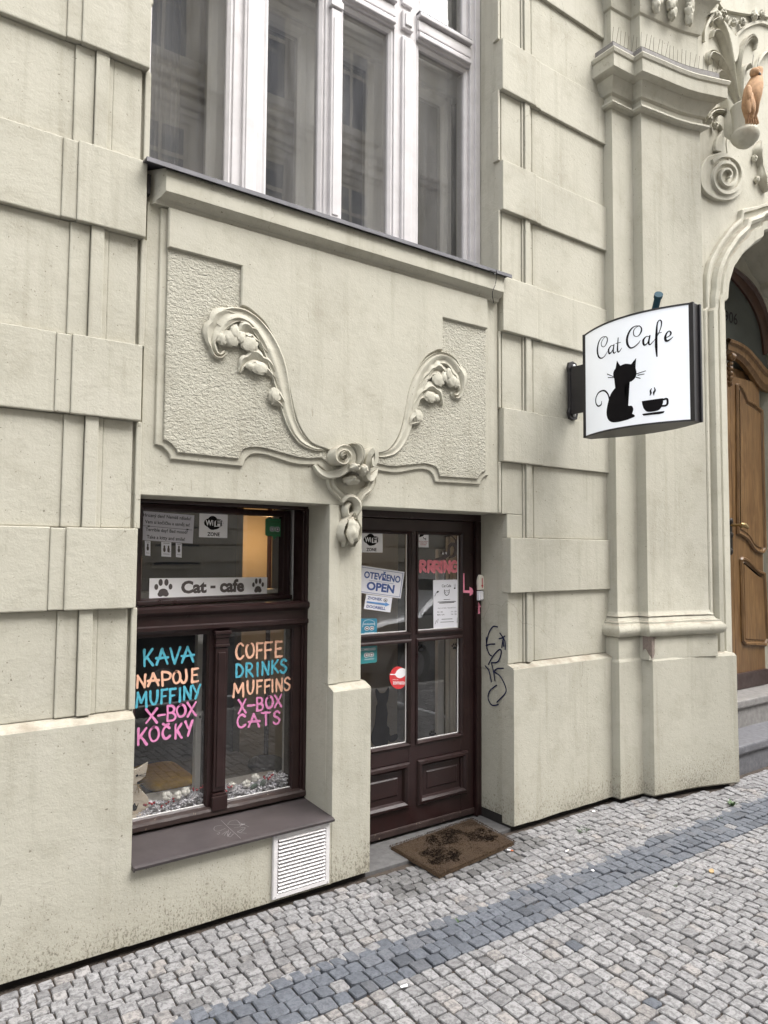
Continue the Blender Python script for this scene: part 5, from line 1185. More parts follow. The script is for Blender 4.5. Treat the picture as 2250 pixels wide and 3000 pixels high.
sheet('spoon_sticker', 'round red sticker with a white spoon on the lower left door pane', 'sticker', surf_px(d6, [(348, 354), (526, 354), (526, 582), (348, 582)], DG), 'red',
      [('spoon', 'bannerwhite', [('poly', smooth_pts([(.06, .62), (.30, .62), (.42, .52), (.62, .48), (.86, .58), (.99, .76), (.86, .90), (.62, .92), (.42, .82), (.30, .67), (.05, .67)], 3, True))]),
       ('lettering', 'bannerwhite', [('text', 'zomato', .18, .20, .86, .36, .012), ('text', 'visit us', .16, .40, .48, .44, .01)])], shape=ell(.5, .5, .5, .5, 28))
d6p = lambda P: [(xz(*d6(*p), DG)) for p in P]
def cutout(name, label, cat, f, pts, Y, mat, d=.0015, group=None, extra=(), k=3):
    P = smooth_pts([xz(*f(*p), Y) for p in pts], k, True) if k else [xz(*f(*p), Y) for p in pts]
    c = np.mean(P, 0); t = Thing(name, (c[0], Y, min(p[1] for p in P)), label, cat, group); t.part(MB().prism(P, Y-d-.0006, Y-.0006), 'silhouette', mat)
    for nm, mt, mb in extra: t.part(mb, nm, mt)
    return t
cutout('cat_sticker', 'black sitting cat silhouette on the lower left door pane, seen from behind', 'sticker', d6,
       [(208, 590), (222, 580), (252, 622), (300, 618), (336, 564), (344, 600), (332, 690), (318, 740), (330, 830), (322, 940), (346, 980), (352, 1052), (400, 1042), (424, 1040), (436, 1068), (400, 1112), (356, 1120), (334, 1104), (328, 1176), (290, 1180), (268, 1152), (250, 1184), (214, 1178), (170, 1120), (166, 1040), (196, 950), (210, 840), (214, 760), (228, 720), (210, 640)], DG, 'catsticker')
for i, (x, y, s_, lb) in enumerate(((670, 165, 36, 'dark paw print sticker at the top left of the lower right door pane'), (1008, 152, 32, 'dark paw print sticker at the top right of the lower right door pane'), (785, 1040, 34, 'dark paw print sticker at the bottom of the lower right door pane'))):
    sheet('paw_sticker', lb, 'sticker', surf_px(d6, [(x-s_, y-s_), (x+s_, y-s_-3), (x+s_, y+s_-3), (x-s_, y+s_)], DG), None, [('paw_print', 'catsticker', paw(.5, .5, 1, 1))], 'paw prints on the door glass')
S_ = surf_px(d5, [(790, 758), (1056, 752), (1062, 1240), (794, 1252)], DG)
sheet('opening_hours_notice', 'white paper with cat head and opening hours on the upper right door pane', 'notice', S_, 'paper',
      [('lettering', 'blackprint', [('text', 'Cat Cafe', .32, .845, .67, .905, .01), ('text', 'Otevírací doba / Opening hours', .16, .405, .84, .43, .004), ('text', 'PO - NE', .14, .325, .34, .352, .004), ('text', '10 - 20', .66, .325, .86, .352, .004), ('text', 'MON - SUN', .14, .27, .40, .297, .004), ('text', '10 - 20', .66, .27, .86, .297, .004),
        ('e', stroke([(.16, .545), (.84, .550)], .006)), ('e', stroke([(.22, .522), (.78, .526)], .006)), ('e', stroke([(.38, .592), (.62, .594)], .004)), ('e', stroke([(.30, .19), (.70, .19)], .005)), ('e', stroke([(.25, .13), (.75, .132)], .004))]),
       ('cat_head', 'blackprint', [('poly', [(.40, .81), (.43, .775), (.57, .775), (.60, .81), (.605, .73), (.56, .685), (.50, .668), (.44, .685), (.395, .73)])]), ('cat_head', 'paper', [('poly', [(.42, .775), (.44, .765), (.56, .765), (.58, .775), (.585, .735), (.55, .697), (.50, .682), (.45, .697), (.415, .735)])]),
       ('cat_head', 'blackprint', [('e', ell(.455, .735, .014, .010)), ('e', ell(.545, .735, .014, .010)), ('poly', [(.485, .715), (.515, .715), (.5, .703)])]),
       ('drawing', 'blackprint', [('e', ell(.80, .82, .035, .014)), ('e', stroke([(.78, .91), (.79, .83)], .004)), ('e', stroke([(.84, .91), (.82, .83)], .004)), ('e', stroke([(.04, .67), (.12, .75), (.20, .77)], .006, 3)), ('e', ell(.15, .755, .035, .018)), ('poly', [(.87, .11), (.95, .11), (.95, .20), (.92, .235), (.88, .21)]), ('e', stroke([(.05, .10), (.09, .17), (.13, .12), (.16, .20)], .006))])])
rt = Thing('painted_word', at(*d5(850, 685), DG), 'rose painted word RRRING on the upper right door pane', 'lettering')
painted_word(rt, [('R', 662, 570, 716, 672, 0), ('R', 742, 572, 796, 674, 0), ('R', 800, 574, 860, 674, 0), ('I', 862, 576, 888, 676, 0), ('N', 904, 572, 958, 674, 0), ('G', 974, 572, 1032, 670, 0)], d5, DG, 'p_rose', .0100, 'rose painted letters')
eyes = MB()
for x, y in ((888, 490), (918, 488)):
    c = xz(*d5(x, y), DG); eyes.add([(c[0]+u, DG-.0035, c[1]+v) for u, v in ell(0, 0, .0062, .0075)[0]], ell(0, 0, 1, 1)[1])
pup = MB()
for x, y in ((892, 494), (914, 494)):
    c = xz(*d5(x, y), DG); pup.add([(c[0]+u, DG-.0042, c[1]+v) for u, v in ell(0, 0, .0026, .0030)[0]], ell(0, 0, 1, 1)[1])
cutout('cat_sticker', 'dark long-tailed cat with white eyes stretching above the word RRRING', 'sticker', d5,
       [(938, 300), (985, 312), (1030, 360), (1044, 430), (1030, 500), (990, 530), (945, 532), (985, 505), (1005, 450), (985, 410), (960, 440), (960, 500), (925, 535), (860, 556), (805, 556), (800, 545), (850, 528), (895, 515), (868, 490), (872, 466), (890, 474), (905, 456), (915, 474), (934, 462), (940, 410), (975, 376), (1015, 378), (990, 330)], DG, 'greyprint', .0012, None,
       [('eyes', 'bannerwhite', eyes), ('pupils', 'blackprint', pup)], 2)
for lb, P in (('light pink bent arrow on the door frame pointing to the bell', [[(1088, 690), (1106, 690), (1108, 862), (1158, 862), (1158, 826), (1184, 840), (1196, 870), (1190, 900), (1162, 920), (1160, 890), (1090, 886)]]),
              ('light pink upright arrow on the door frame below the bell', [[(1245, 1100), (1242, 1036), (1222, 1030), (1250, 980), (1274, 1030), (1260, 1034), (1266, 1096)]])):
    Yp = DY if 'bent' in lb else 3.245
    cutout('painted_arrow', lb, 'arrow', d5, P[0], Yp, 'p_lpink', .0008, None, (), 0)
# --- door bell: chime case above, push button below
bx0, bz1 = xz(*d5(1236, 706), 3.235); bx1, bz0 = xz(*d5(1292, 856), 3.235)
t = Thing('bell_case', (bx0+.02, 3.24, bz0), 'rounded cream bell case with a dark red arrow on the door frame', 'bell')
mb = MB().prism(smooth_pts([(bx0, bz0), (bx0+.001, bz1-.02), ((bx0+bx1)/2, bz1), (bx1-.001, bz1-.02), (bx1, bz0)], 4)+[], 3.218, 3.2445, .004); t.part(mb, 'case', 'cream', 40)
xm = (bx0+bx1)/2+.004; t.part(MB().prism([(xm-.003, bz1-.02), (xm+.003, bz1-.02), (xm+.003, bz0+.03), (xm+.009, bz0+.03), (xm, bz0+.010), (xm-.009, bz0+.03), (xm-.003, bz0+.03)], 3.2170, 3.2185), 'arrow', 'redprint')
bx0, bz1 = xz(*d5(1236, 868), 3.235); bx1, bz0 = xz(*d5(1284, 962), 3.235)
t = Thing('bell_push', (bx0+.02, 3.24, bz0), 'small grey bell push with a white button below the cream case', 'bell')
t.part(MB().box(bx0, bx1, 3.222, 3.2445, bz0, bz1, .003), 'case', 'paper'); t.part(MB().box(bx0+.012, bx1-.004, 3.214, 3.224, bz0+.006, bz1-.006, .003), 'button', 'bannerwhite')

# --- graffiti
def strokes_thing(name, label, cat, f, S, Yfun, mat, hw, k=4, off=.0012):
    t = None; mb = MB(); d = off
    for pts in S:
        W_ = [Yfun(*f(*p)) for p in pts]           # -> (u, v, map)
        v, fc = stroke([(a, c) for a, c in W_], hw, k if len(pts) > 2 else 0)
        mb.add([(a, c, d) for a, c in v], fc); d += .0001
    return mb
RX = 3.0425
def on_reveal(sx, sy): p = hit(sx, sy, (RX, 0, 0), (1, 0, 0)); return p[1], p[2]
S = [[(1446, 1232), (1400, 1230), (1360, 1290), (1338, 1380), (1338, 1452)], [(1330, 1422), (1370, 1408), (1418, 1406)], [(1470, 1296), (1510, 1350)], [(1462, 1352), (1490, 1345), (1520, 1326)], [(1496, 1340), (1522, 1380), (1524, 1460)], [(1500, 1370), (1490, 1440)]]
mb1 = strokes_thing('', '', '', d5, S, on_reveal, '', .0042)
S = [[(1332, 60), (1336, 150), (1360, 225), (1384, 246)], [(1354, 332), (1400, 250), (1460, 186), (1484, 200), (1470, 270), (1440, 312), (1384, 316)], [(1384, 316), (1404, 400), (1420, 500)], [(1506, 372), (1440, 378), (1410, 408)], [(1410, 408), (1470, 450), (1520, 540), (1528, 620), (1440, 716)], [(1322, 348), (1360, 400), (1384, 508)], [(1436, 544), (1370, 600), (1350, 670), (1380, 738), (1420, 748), (1454, 738)], [(1500, 60), (1510, 150)]]
mb2 = strokes_thing('', '', '', d6, S, on_reveal, '', .0042)
gt = Thing('graffiti', (RX, 3.05, .7), 'dark blue marker scrawl on the plaster reveal right of the cafe door', 'graffiti')
mb = MB(); 
for q_ in (mb1, mb2): mb.add([(RX-c-.0012, a, b_) for a, b_, c in q_.v], q_.f)
gt.part(mb, 'marker_lines', 'ink')
def on_sill(sx, sy): p = hit(sx, sy, (1.3, 2.950, .338), (0, -.048, 1)); return p[0], p[1]
S = [[(824, 784), (900, 856), (1000, 946)], [(905, 790), (960, 780), (990, 820), (880, 818)], [(905, 790), (880, 818)], [(980, 800), (1070, 840)], [(940, 850), (990, 840), (1010, 810)], [(1000, 850), (1040, 850), (1000, 890), (970, 880)], [(1050, 900), (970, 890), (1020, 860)],
     [(830, 828), (770, 838), (760, 870), (800, 880), (860, 856)], [(790, 900), (810, 890), (800, 910), (786, 905)], [(830, 910), (880, 880), (850, 920)], [(890, 870), (880, 930), (910, 890)], [(935, 905), (900, 935), (885, 910)]]
mb0 = strokes_thing('', '', '', s4, S, on_sill, '', .0011)
gt = Thing('graffiti', (1.35, 3.05, .342), 'pale scratched scrawl on the brown metal window sill', 'graffiti')
mb = MB().add([(a, b_, .338+(b_-2.950)*.048+c+.0008) for a, b_, c in mb0.v], mb0.f)
c_ = on_sill(*s4(1015, 824)); mb.add([(c_[0]+u, c_[1]+v, .338+(c_[1]-2.95)*.048+.004) for u, v in ell(0, 0, .013, .007)[0]], ell(0, 0, 1, 1)[1])
gt.part(mb, 'scratches', 'scratch')

# =================================================================== HANGING SIGN
SX, SB = 3.565, .098                           # middle plane, bulge of each face
SY0, SY1, SZ0, SZ1 = 2.125, 2.825, 2.316, 2.955
def sbulge(y): t = (y-SY0)/(SY1-SY0)*2-1; return .036+SB*max(0, 1-t*t)
sg = Thing('hanging_sign', (3.62, 2.99, 2.65), 'white curved projecting sign with a black cat and coffee cup reading Cat Cafe', 'sign')
ys = np.linspace(SY0, SY1, 28)
for side in (-1, 1):
    mb = MB(); mb.grid([[(SX+side*sbulge(y), y, z) for y in ys] for z in np.linspace(SZ0+.006, SZ1-.006, 6)]); sg.part(mb, 'face', 'signwhite', True)
mb = MB()
for z0, z1 in ((SZ0-.004, SZ0+.006), (SZ1-.006, SZ1+.004)):
    rows = []
    for y in ys: w_ = sbulge(y)+.004; rows.append([(SX-w_, y, z0), (SX-w_, y, z1), (SX+w_, y, z1), (SX+w_, y, z0)])
    mb.grid(rows, True); mb.add(rows[0], [(0, 1, 2, 3)]); mb.add(rows[-1], [(0, 1, 2, 3)])
for y0, y1 in ((SY0-.022, SY0+.004), (SY1-.004, SY1+.016)):
    mb.box(SX-.040, SX-.026, y0, y1, SZ0-.004, SZ1+.004); mb.box(SX+.026, SX+.040, y0, y1, SZ0-.004, SZ1+.004); mb.box(SX-.028, SX+.028, y0+.010, y1, SZ0-.004, SZ1+.004)
sg.part(mb, 'frame', 'black', 30)
sg.part(MB().box(SX+.012, SX+.030, SY1, 2.985, 2.487, 2.792, .003), 'arm', 'black')
pb = [(3.585, 2.46), (3.655, 2.46), (3.655, 2.83), (3.585, 2.83)]
pl_ = sg.part(MB().prism([(3.560, 2.500), (3.572, 2.462), (3.605, 2.452), (3.640, 2.462), (3.652, 2.500), (3.640, 2.53), (3.640, 2.76), (3.652, 2.79), (3.640, 2.826), (3.605, 2.838), (3.572, 2.826), (3.560, 2.79), (3.570, 2.76), (3.570, 2.53)], 2.980, 3.0, .003), 'wall_plate', 'black')
for z in (2.487, 2.803): sg.part(MB().blob((3.606, 2.976, z), (.013, .010, .013), 0), 'bolt', 'alloy', True)
s7 = Z(1700, 850, 550/1659)
def on_face(sx, sy):
    v = ray(sx, sy); X = SX-.1
    for _ in range(8): t = X/v[0]; y = v[1]*t; X = SX-sbulge(min(max(y, SY0), SY1))
    return y, v[2]*t+EYE
def face_obj(name, polys, d=.0012, mat='blackprint'):
    mb = MB()
    for v, f in polys:
        bm = bmesh.new(); bv = [bm.verts.new((0, y, z)) for y, z in v]
        for q_ in f:
            try: bm.faces.new([bv[i] for i in q_])
            except ValueError: pass
        bmesh.ops.triangulate(bm, faces=bm.faces[:])
        for yy in ys[1:-1]: bmesh.ops.bisect_plane(bm, geom=bm.verts[:]+bm.edges[:]+bm.faces[:], plane_co=(0, yy, 0), plane_no=(0, 1, 0))
        for q_ in bm.verts: q_.co.x = SX-np.interp(q_.co.y, ys, [sbulge(y) for y in ys])-d
        mb.bm(bm); d += .00008
    return sg.part(mb, name, mat)
FS = lambda pts, w_, k=5: stroke([on_face(*s7(*p)) for p in pts], [x*.00088 for x in w_] if isinstance(w_, list) else w_*.00088, k)
scr = [FS([(207, 503), (190, 493), (187, 465), (204, 432), (225, 412), (239, 425), (238, 455), (222, 490), (207, 503)], [2, 3, 3, 2, 2, 4, 5, 3, 2]), FS([(228, 410), (190, 420), (163, 465), (152, 530), (162, 585), (186, 602), (215, 585), (243, 540)], [2, 3, 6, 8, 7, 4, 3, 1.5]),
       FS([(297, 490), (274, 492), (252, 525), (258, 560), (282, 540), (297, 495)], [2, 3, 7, 6, 3, 2]), FS([(299, 480), (292, 540), (302, 557), (320, 542)], [4, 6, 4, 1.5]), FS([(336, 422), (330, 525), (342, 546), (368, 512)], [3, 6, 4, 1.5]), FS([(316, 472), (357, 462)], [2, 2], 0),
       FS([(497, 412), (476, 400), (472, 365), (489, 335), (520, 318), (541, 335), (540, 365), (520, 400), (497, 412)], [2, 3, 3, 2, 2, 4, 5, 3, 2]), FS([(526, 315), (480, 322), (441, 358), (416, 420), (418, 475), (442, 510), (476, 503), (515, 470), (531, 445)], [2, 3, 6, 8, 8, 5, 4, 3, 1.5]),
       FS([(612, 410), (583, 412), (558, 445), (566, 485), (595, 468), (613, 418)], [2, 3, 7, 6, 3, 2]), FS([(617, 402), (606, 462), (618, 482), (648, 452)], [4, 6, 4, 1.5]),
       FS([(648, 455), (685, 400), (714, 330), (719, 280), (702, 266), (682, 298), (674, 400), (673, 500), (679, 585)], [1.5, 2, 3, 4, 3, 4, 7, 8, 4]), FS([(668, 386), (719, 374)], [2, 2], 0), FS([(746, 428), (790, 405), (803, 380), (789, 362), (766, 380), (752, 420), (762, 449), (790, 440), (822, 413)], [1.5, 3, 5, 3, 4, 7, 7, 4, 1.5])]
for i in (7,): pass
face_obj('lettering', scr)
catp = smooth_pts([(325, 622), (340, 648), (355, 668)], 1)+smooth_pts([(357, 667), (400, 651), (450, 655)], 3)+[(468, 632), (495, 600), (490, 650), (488, 682)]+smooth_pts([(490, 690), (498, 730), (490, 770), (455, 805), (405, 827), (393, 870), (395, 920), (412, 980), (425, 1020), (455, 1022), (470, 1050), (462, 1085), (450, 1102)], 3)+[(483, 1105), (480, 1120)]+smooth_pts([(420, 1145), (340, 1165), (280, 1167), (245, 1140), (233, 1080), (245, 1000), (270, 920), (310, 865), (348, 832), (320, 815), (295, 770), (294, 725), (313, 690)], 3)
face_obj('cat_silhouette', [([on_face(*s7(*p)) for p in catp], [tuple(range(len(catp)))]), FS([(262, 985), (250, 930), (225, 895), (195, 889), (160, 910), (139, 955), (140, 1000), (160, 1025), (185, 1012), (190, 982)], [6, 6, 6, 5, 5, 5, 5, 5, 5, 2])] +
         [FS(p, [3, 2.2], 0) for p in ([(240, 742), (294, 765)], [(248, 772), (294, 774)], [(500, 740), (578, 714)], [(510, 752), (566, 742)], [(495, 770), (532, 780)])])
cupp = [(545, 982), (732, 955)]+smooth_pts([(735, 990), (715, 1040), (680, 1066), (600, 1076), (565, 1050), (550, 1010)], 3)
face_obj('cup', [([on_face(*s7(*p)) for p in cupp], [tuple(range(len(cupp)))]), FS([(732, 968), (768, 962), (773, 1000), (757, 1020), (722, 1024)], 6), ([on_face(*s7(*p)) for p in ((548, 1094), (748, 1068), (738, 1086), (700, 1096), (560, 1110))], [(0, 1, 2, 3, 4)]), FS([(632, 870), (622, 890), (626, 910), (618, 930)], [2, 5, 6, 2], 3), FS([(656, 860), (663, 885), (652, 905), (652, 928)], [2, 5, 6, 2], 3)], .0022)
# dark green-blue tube slanting up behind the sign
p0 = at(*s7(640, 260), 2.62); p1 = at(*s7(690, 50), 2.50)
tb = Thing('flag_tube', p0, 'short blue-green tube slanting up from behind the hanging sign', 'tube')
p0v, p1v = Vector(p0), Vector(p1); wall_pt = p0v+(p0v-p1v)*1.35
tb.part(MB().tube([tuple(wall_pt), tuple(p1v)], .021, 14), 'tube', 'pipe', 50); tb.part(MB().tube([tuple(p1v-(p1v-p0v).normalized()*.012), tuple(p1v+(p1v-p0v).normalized()*.012)], .026, 14), 'cap', 'pipe', 50)
tb.part(MB().blob(tuple(wall_pt), (.05, .03, .05), 0), 'wall_socket', 'iron', True)

# =================================================================== VENT, MAT, WIRE
vg = Thing('vent_grille', (1.65, PLY, .037), 'white louvred ventilation grille low on the wall under the window sill', 'grille')
vg.part(MB().rings(1.500, 1.795, .036, .322, [(0, PLY), (0, PLY-.012), (.003, PLY-.015), (.020, PLY-.015), (.024, PLY-.010), (.024, PLY-.003)]), 'frame', 'vent')
sl_ = None
for i in range(15):
    z = .062+i*.0162
    mb = MB().add([(1.526, PLY-.0035, z+.010), (1.770, PLY-.0035, z+.010), (1.770, PLY-.017, z+.0005), (1.526, PLY-.017, z+.0005), (1.526, PLY-.017, z-.001), (1.770, PLY-.017, z-.001), (1.526, PLY-.0035, z+.008), (1.770, PLY-.0035, z+.008)], [(0, 1, 2, 3), (3, 2, 5, 4), (4, 5, 7, 6)])
    vg.part(mb, 'slat', 'vent')
vg.part(MB().box(1.525, 1.771, PLY-.0045, PLY-.0035, .060, .300), 'backing', 'dark')
for x, z in ((1.511, .046), (1.784, .046), (1.511, .312), (1.784, .312)): vg.part(MB().blob((x, PLY-.015, z), (.004, .002, .004), 0, sub=1), 'screw', 'alloy')
mt = Thing('doormat', (2.62, 2.98, 0), 'brown coir doormat with faded black cat shapes at the cafe door', 'doormat')
mc = [(2.302, 2.752), (2.905, 2.825), (2.945, 3.222), (2.300, 3.168)]
def matpt(u, v, z): 
    a, b_, c, d = (np.array(p) for p in mc); p = a*(1-u)*(1-v)+b_*u*(1-v)+c*u*v+d*(1-u)*v; return (p[0], p[1], z)
mb = MB(); nu, nv = 60, 42
mb.grid([[matpt(i/nu+(.004*mn.noise(Vector((i*.9, j*.9, 0))) if i in (0, nu) else 0), j/nv+(.005*mn.noise(Vector((i*.9, j*.9, 5))) if j in (0, nv) else 0), .019+.003*mn.noise(Vector((i*.7, j*.7, 2)))+.003*mn.noise(Vector((i*.13, j*.13, 9))) if 0 < i < nu and 0 < j < nv else .004) for i in range(nu+1)] for j in range(nv+1)]); mt.part(mb, 'pile', 'coir', True)
fb, fd = MB(), MB(); FR = random.Random(5)
def fibre(mb, u, v, L):
    p = matpt(u, v, .018); a = FR.uniform(0, 2*pi); w_ = .0016; l_ = L*FR.uniform(.6, 1.2); t_ = FR.uniform(.2, 1.0)
    mb.add([(p[0]-w_*sin(a), p[1]+w_*cos(a), p[2]), (p[0]+w_*sin(a), p[1]-w_*cos(a), p[2]), (p[0]+l_*t_*cos(a), p[1]+l_*t_*sin(a), p[2]+l_*(1.1-t_*.6))], [(0, 1, 2)])
for _ in range(9000): fibre(fb, FR.random(), FR.random(), .006)
for _ in range(1500):
    e_ = FR.random(); sd_ = FR.choice((0, 1, 2, 3)); fibre(fb, *((e_, 0), (e_, 1), (0, e_), (1, e_))[sd_], .009)
for cx, cy, rx, ry, n_ in ((.255, .37, .185, .25, 11000), (.53, .72, .20, .22, 11000), (.82, .44, .15, .21, 8000)):
    k_ = 0
    while k_ < n_:
        a = FR.uniform(0, 2*pi); r = math.sqrt(FR.random())*1.25; u, v = cx+rx*r*cos(a), cy+ry*r*sin(a)
        ear = max(0, 1-abs((a-2.2+pi) % (2*pi)-pi)/.3)+max(0, 1-abs((a-.95+pi) % (2*pi)-pi)/.3)
        lim = 1+.30*mn.noise(Vector((u*9, v*9, cx*7)))+.22*ear; k_ += 1
        if r > lim or mn.noise(Vector((u*22, v*22, 3))) > .34 or FR.random() < max(0, (r/lim-.72)*2.2): continue
        fibre(fd, u, v, .0060)
o_ = mt.part(fb, 'coir_fibres', 'coir'); o_['kind'] = 'stuff'
o_ = mt.part(fd, 'cat_print', 'coirdark'); o_['kind'] = 'stuff'
wr = Thing('loose_wire', (2.93, 2.93, 3.1), 'thin black wire dangling from the right end of the upper sill', 'wire')
c2 = Z(700, 0, .4822)
wp = [at(*c2(*p), Y) for p, Y in (((1525, 1640), 2.925), ((1560, 1655), 2.918), ((1550, 1668), 2.918), ((1565, 1640), 2.92), ((1560, 1720), 2.938), ((1540, 1780), 2.94), ((1548, 1840), 2.965))]
wr.part(MB().tube(smooth_pts(wp, 5), .0022, 6), 'wire', 'black')

# knocked-off plaster on the pilaster foot and the open end of the upper sill
z4 = Z(1700, 1700, 550/1659); M['barechip'] = plain('bare_plaster', (.235, .19, .165), .9, .2, 40, .003)
cf = [xz(*z4(*p), 2.823) for p in ((630, 498), (655, 503), (674, 512), (668, 560), (655, 600), (662, 640), (645, 688), (634, 692))]
mb = MB().prism(cf, 2.8225, 2.834)
cl = [hit(*z4(*p), (4.156, 0, 0), (1, 0, 0)) for p in ((552, 494), (590, 490), (628, 498), (632, 690), (604, 650), (580, 606), (562, 610), (554, 640))]
mb.add([(4.1545, p[1], p[2]) for p in cl]+[(4.162, p[1], p[2]) for p in cl], [tuple(range(8))]); hp(mb, 'bare_patch', 'barechip')
hp(MB().box(.8735, .889, 2.990, 3.02, 3.118, 3.205, .003), 'sill_gap', 'dark')

# =================================================================== BIRD AND SPIKES
bd = Thing('bird_figure', (BX, BY, BZ), 'terracotta coloured bird figure perched on the stucco bracket bowl', 'figurine')
BYB = BY-.10; bz = lambda x, y, d=0: at(*pz(x, y), BYB+d)
body = [(935, 1290, 50, .01), (920, 1230, 78, .0), (900, 1150, 96, -.01), (900, 1060, 106, -.02), (915, 970, 104, -.02), (935, 900, 84, -.02), (950, 840, 60, -.02), (958, 795, 56, -.025), (962, 762, 44, -.025), (962, 748, 18, -.025)]
rows = []
for x, y, r, d in body:
    c = bz(x, y, 0); rr = r*.00056; n = 22
    rows.append([(c[0]+rr*1.0*cos(2*pi*k/n), c[1]+d-rr*.95*sin(2*pi*k/n)*(1.15 if sin(2*pi*k/n) > 0 else 1.1), c[2]+rr*.25*cos(2*pi*k/n)*0) for k in range(n)])
mb = MB().grid(rows, True); mb.add(rows[0], [tuple(range(22))]); mb.add(rows[-1], [tuple(range(22))]); bd.part(mb, 'body', 'terracotta', True)
mb = MB(); hc = bz(962, 785, -.03); mb.blob(hc, (.034, .032, .032), 0, sub=3); bd.part(mb, 'head', 'terracotta', True)
mb = MB(); b0 = bz(990, 785, -.045); b1 = bz(1018, 838, -.055); mb.tube([b0, tuple((Vector(b0)+Vector(b1))/2+Vector((.008, -.004, .002))), b1], [.014, .012, .003], 10); bd.part(mb, 'beak', 'beak', True)
mb = MB()
for k_, (x, y, rx, rz, dd) in enumerate(((905, 1010, .030, .060, -.078), (925, 1080, .032, .064, -.080), (945, 1140, .026, .060, -.072), (935, 1200, .018, .055, -.062), (900, 1130, .020, .066, -.074))):
    c = bz(x, y, dd+.018); mb.blob(c, (rx, .014, rz), .10, 3, 3, 90+k_)
bd.part(mb, 'wing', 'terracotta', True)
mb = MB(); 
for i in range(5): a = bz(880+i*20, 1240, -.01); c = bz(880+i*28, 1335, .0); mb.tube([a, c], [.014, .012], 8)
bd.part(mb, 'tail', 'terracotta', True)
for x0, x1 in ((925, 948), (975, 1010)): bd.part(MB().tube([bz(x0+8, 755, -.02), bz(x1, 590 if x0 < 950 else 620, -.03)], .0016, 5), 'spike', 'iron')
bsp = Thing('bird_spikes', (4.3, 2.75, 5.0), 'row of thin metal bird spikes along the top of the pilaster capital', 'bird spikes')
path = plan_off(SH, .070)[1:-1]; path = resample(path, 26)
bsp.part(MB().grid([[(x, y, 5.063), (x, y+.012, 5.066)] for x, y in path]), 'base_strip', 'iron')
spm = MB().tube([(0, 0, 0), (0, 0, .115)], .0013, 4); sme = None
for i, (x, y) in enumerate(path):
    mb = MB().tube([(x, y+.004, 5.060), (x+R.uniform(-.006, .006), y+R.uniform(-.02, .0), 5.155+R.uniform(-.01, .012))], .0013, 4); bsp.part(mb, 'spike', 'iron')

# number on the fanlight of the oak door
S_ = Surf([at(*c3(*p), DOY-.013) for p in ((1396, 1884), (1474, 1907), (1472, 1977), (1394, 1949))])
sheet('house_number', 'dark number 906 on the glass above the oak door', 'number', S_, None, [('lettering', 'blackprint', [('text', '906', 0, 0, 1, 1, 0)])], base=.0002, thick=0)

# =================================================================== THINGS IN THE SHOP WINDOW
def chenille(name, label, f, pts, n, Y0_, Y1_, seed):
    rnd = random.Random(seed); P = [xz(*f(*p), SY+.05) for p in pts]; xs_ = [p[0] for p in P]
    t = Thing(name, (np.mean(xs_), SY+.07, .40), label, 'garland'); mb = MB()
    for i in range(n):
        u = rnd.random(); x = xs_[0]+(xs_[-1]-xs_[0])*u; hmax = np.interp(u, np.linspace(0, 1, len(P)), [p[1] for p in P])
        y = rnd.uniform(Y0_, Y1_); z = .402+rnd.random()**.8*max(.01, hmax-.41)
        d = Vector((rnd.uniform(-1, 1), rnd.uniform(-1.2, .2), rnd.uniform(-.2, 1))).normalized()*rnd.uniform(.014, .024)
        p = Vector((x, y, z)); mb.tube([tuple(p-d*.5), tuple(p), tuple(p+d*.45), tuple(p+d*.55)], [.0032, .0042, .0036, .0015], 6)
    o = t.part(mb, 'tufts', 'garland', True); o['kind'] = 'stuff'; return t
chenille('garland', 'lilac grey chenille garland behind the left pane', s4, [(60, 750), (180, 640), (300, 640), (420, 610), (560, 545), (690, 520)], 900, SY+.045, SY+.15, 3)
chenille('garland', 'lilac grey chenille garland behind the right pane', s4, [(855, 505), (960, 485), (1080, 500), (1220, 440), (1340, 370), (1450, 355)], 900, SY+.045, SY+.15, 4)
for i, (x, y, s_, lb) in enumerate(((335, 560, 46, 'white cotton boll furthest left behind the left pane'), (430, 552, 42, 'white cotton boll in the middle of three behind the left pane'), (503, 517, 42, 'white cotton boll furthest right behind the left pane'),
                                   (920, 462, 34, 'small white cotton boll beside the mullion behind the right pane'), (1048, 448, 42, 'white cotton boll in the middle of three behind the right pane'), (1128, 395, 44, 'white cotton boll highest of three behind the right pane'))):
    c = at(*s4(x, y), SY+.06); t = Thing('cotton_boll', c, lb, 'cotton boll', 'cotton bolls on the window ledge'); r = s_*.00051
    for k in range(5):
        a = k*2*pi/5+i; mb = MB().blob((c[0]+r*.48*cos(a), c[1]-.004*(k % 2), c[2]+r*.42*sin(a)), (r*.60, r*.55, r*.56), .10, 2.5, 2, k+i*7); t.part(mb, 'lobe', 'cotton', True)
    mb = MB()
    for k in range(4): a = k*1.6+.3; mb.tube([(c[0], c[1]+.008, c[2]-.004), (c[0]+r*1.0*cos(a), c[1]+.006, c[2]-r*.9)], [.004, .001], 5)
    t.part(mb, 'calyx', 'oakdark')
def sprig(pts, lb, f=s4, r=.0058, seed=0):
    rnd = random.Random(seed); P = [at(*f(*p), SY+.05) for p in pts]; t = Thing('berry_sprig', P[0], lb, 'berries', 'red berry sprigs on the window ledge')
    t.part(MB().tube(P, .0018, 5), 'stem', 'oakdark')
    for k, p in enumerate(P):
        for j in range(2):
            t.part(MB().blob((p[0]+rnd.uniform(-.008, .008), p[1]-.004+rnd.uniform(-.006, .004), p[2]+rnd.uniform(-.006, .009)), (r*rnd.uniform(.85, 1.2),)*3, 0, sub=2), 'berry', 'berry', True)
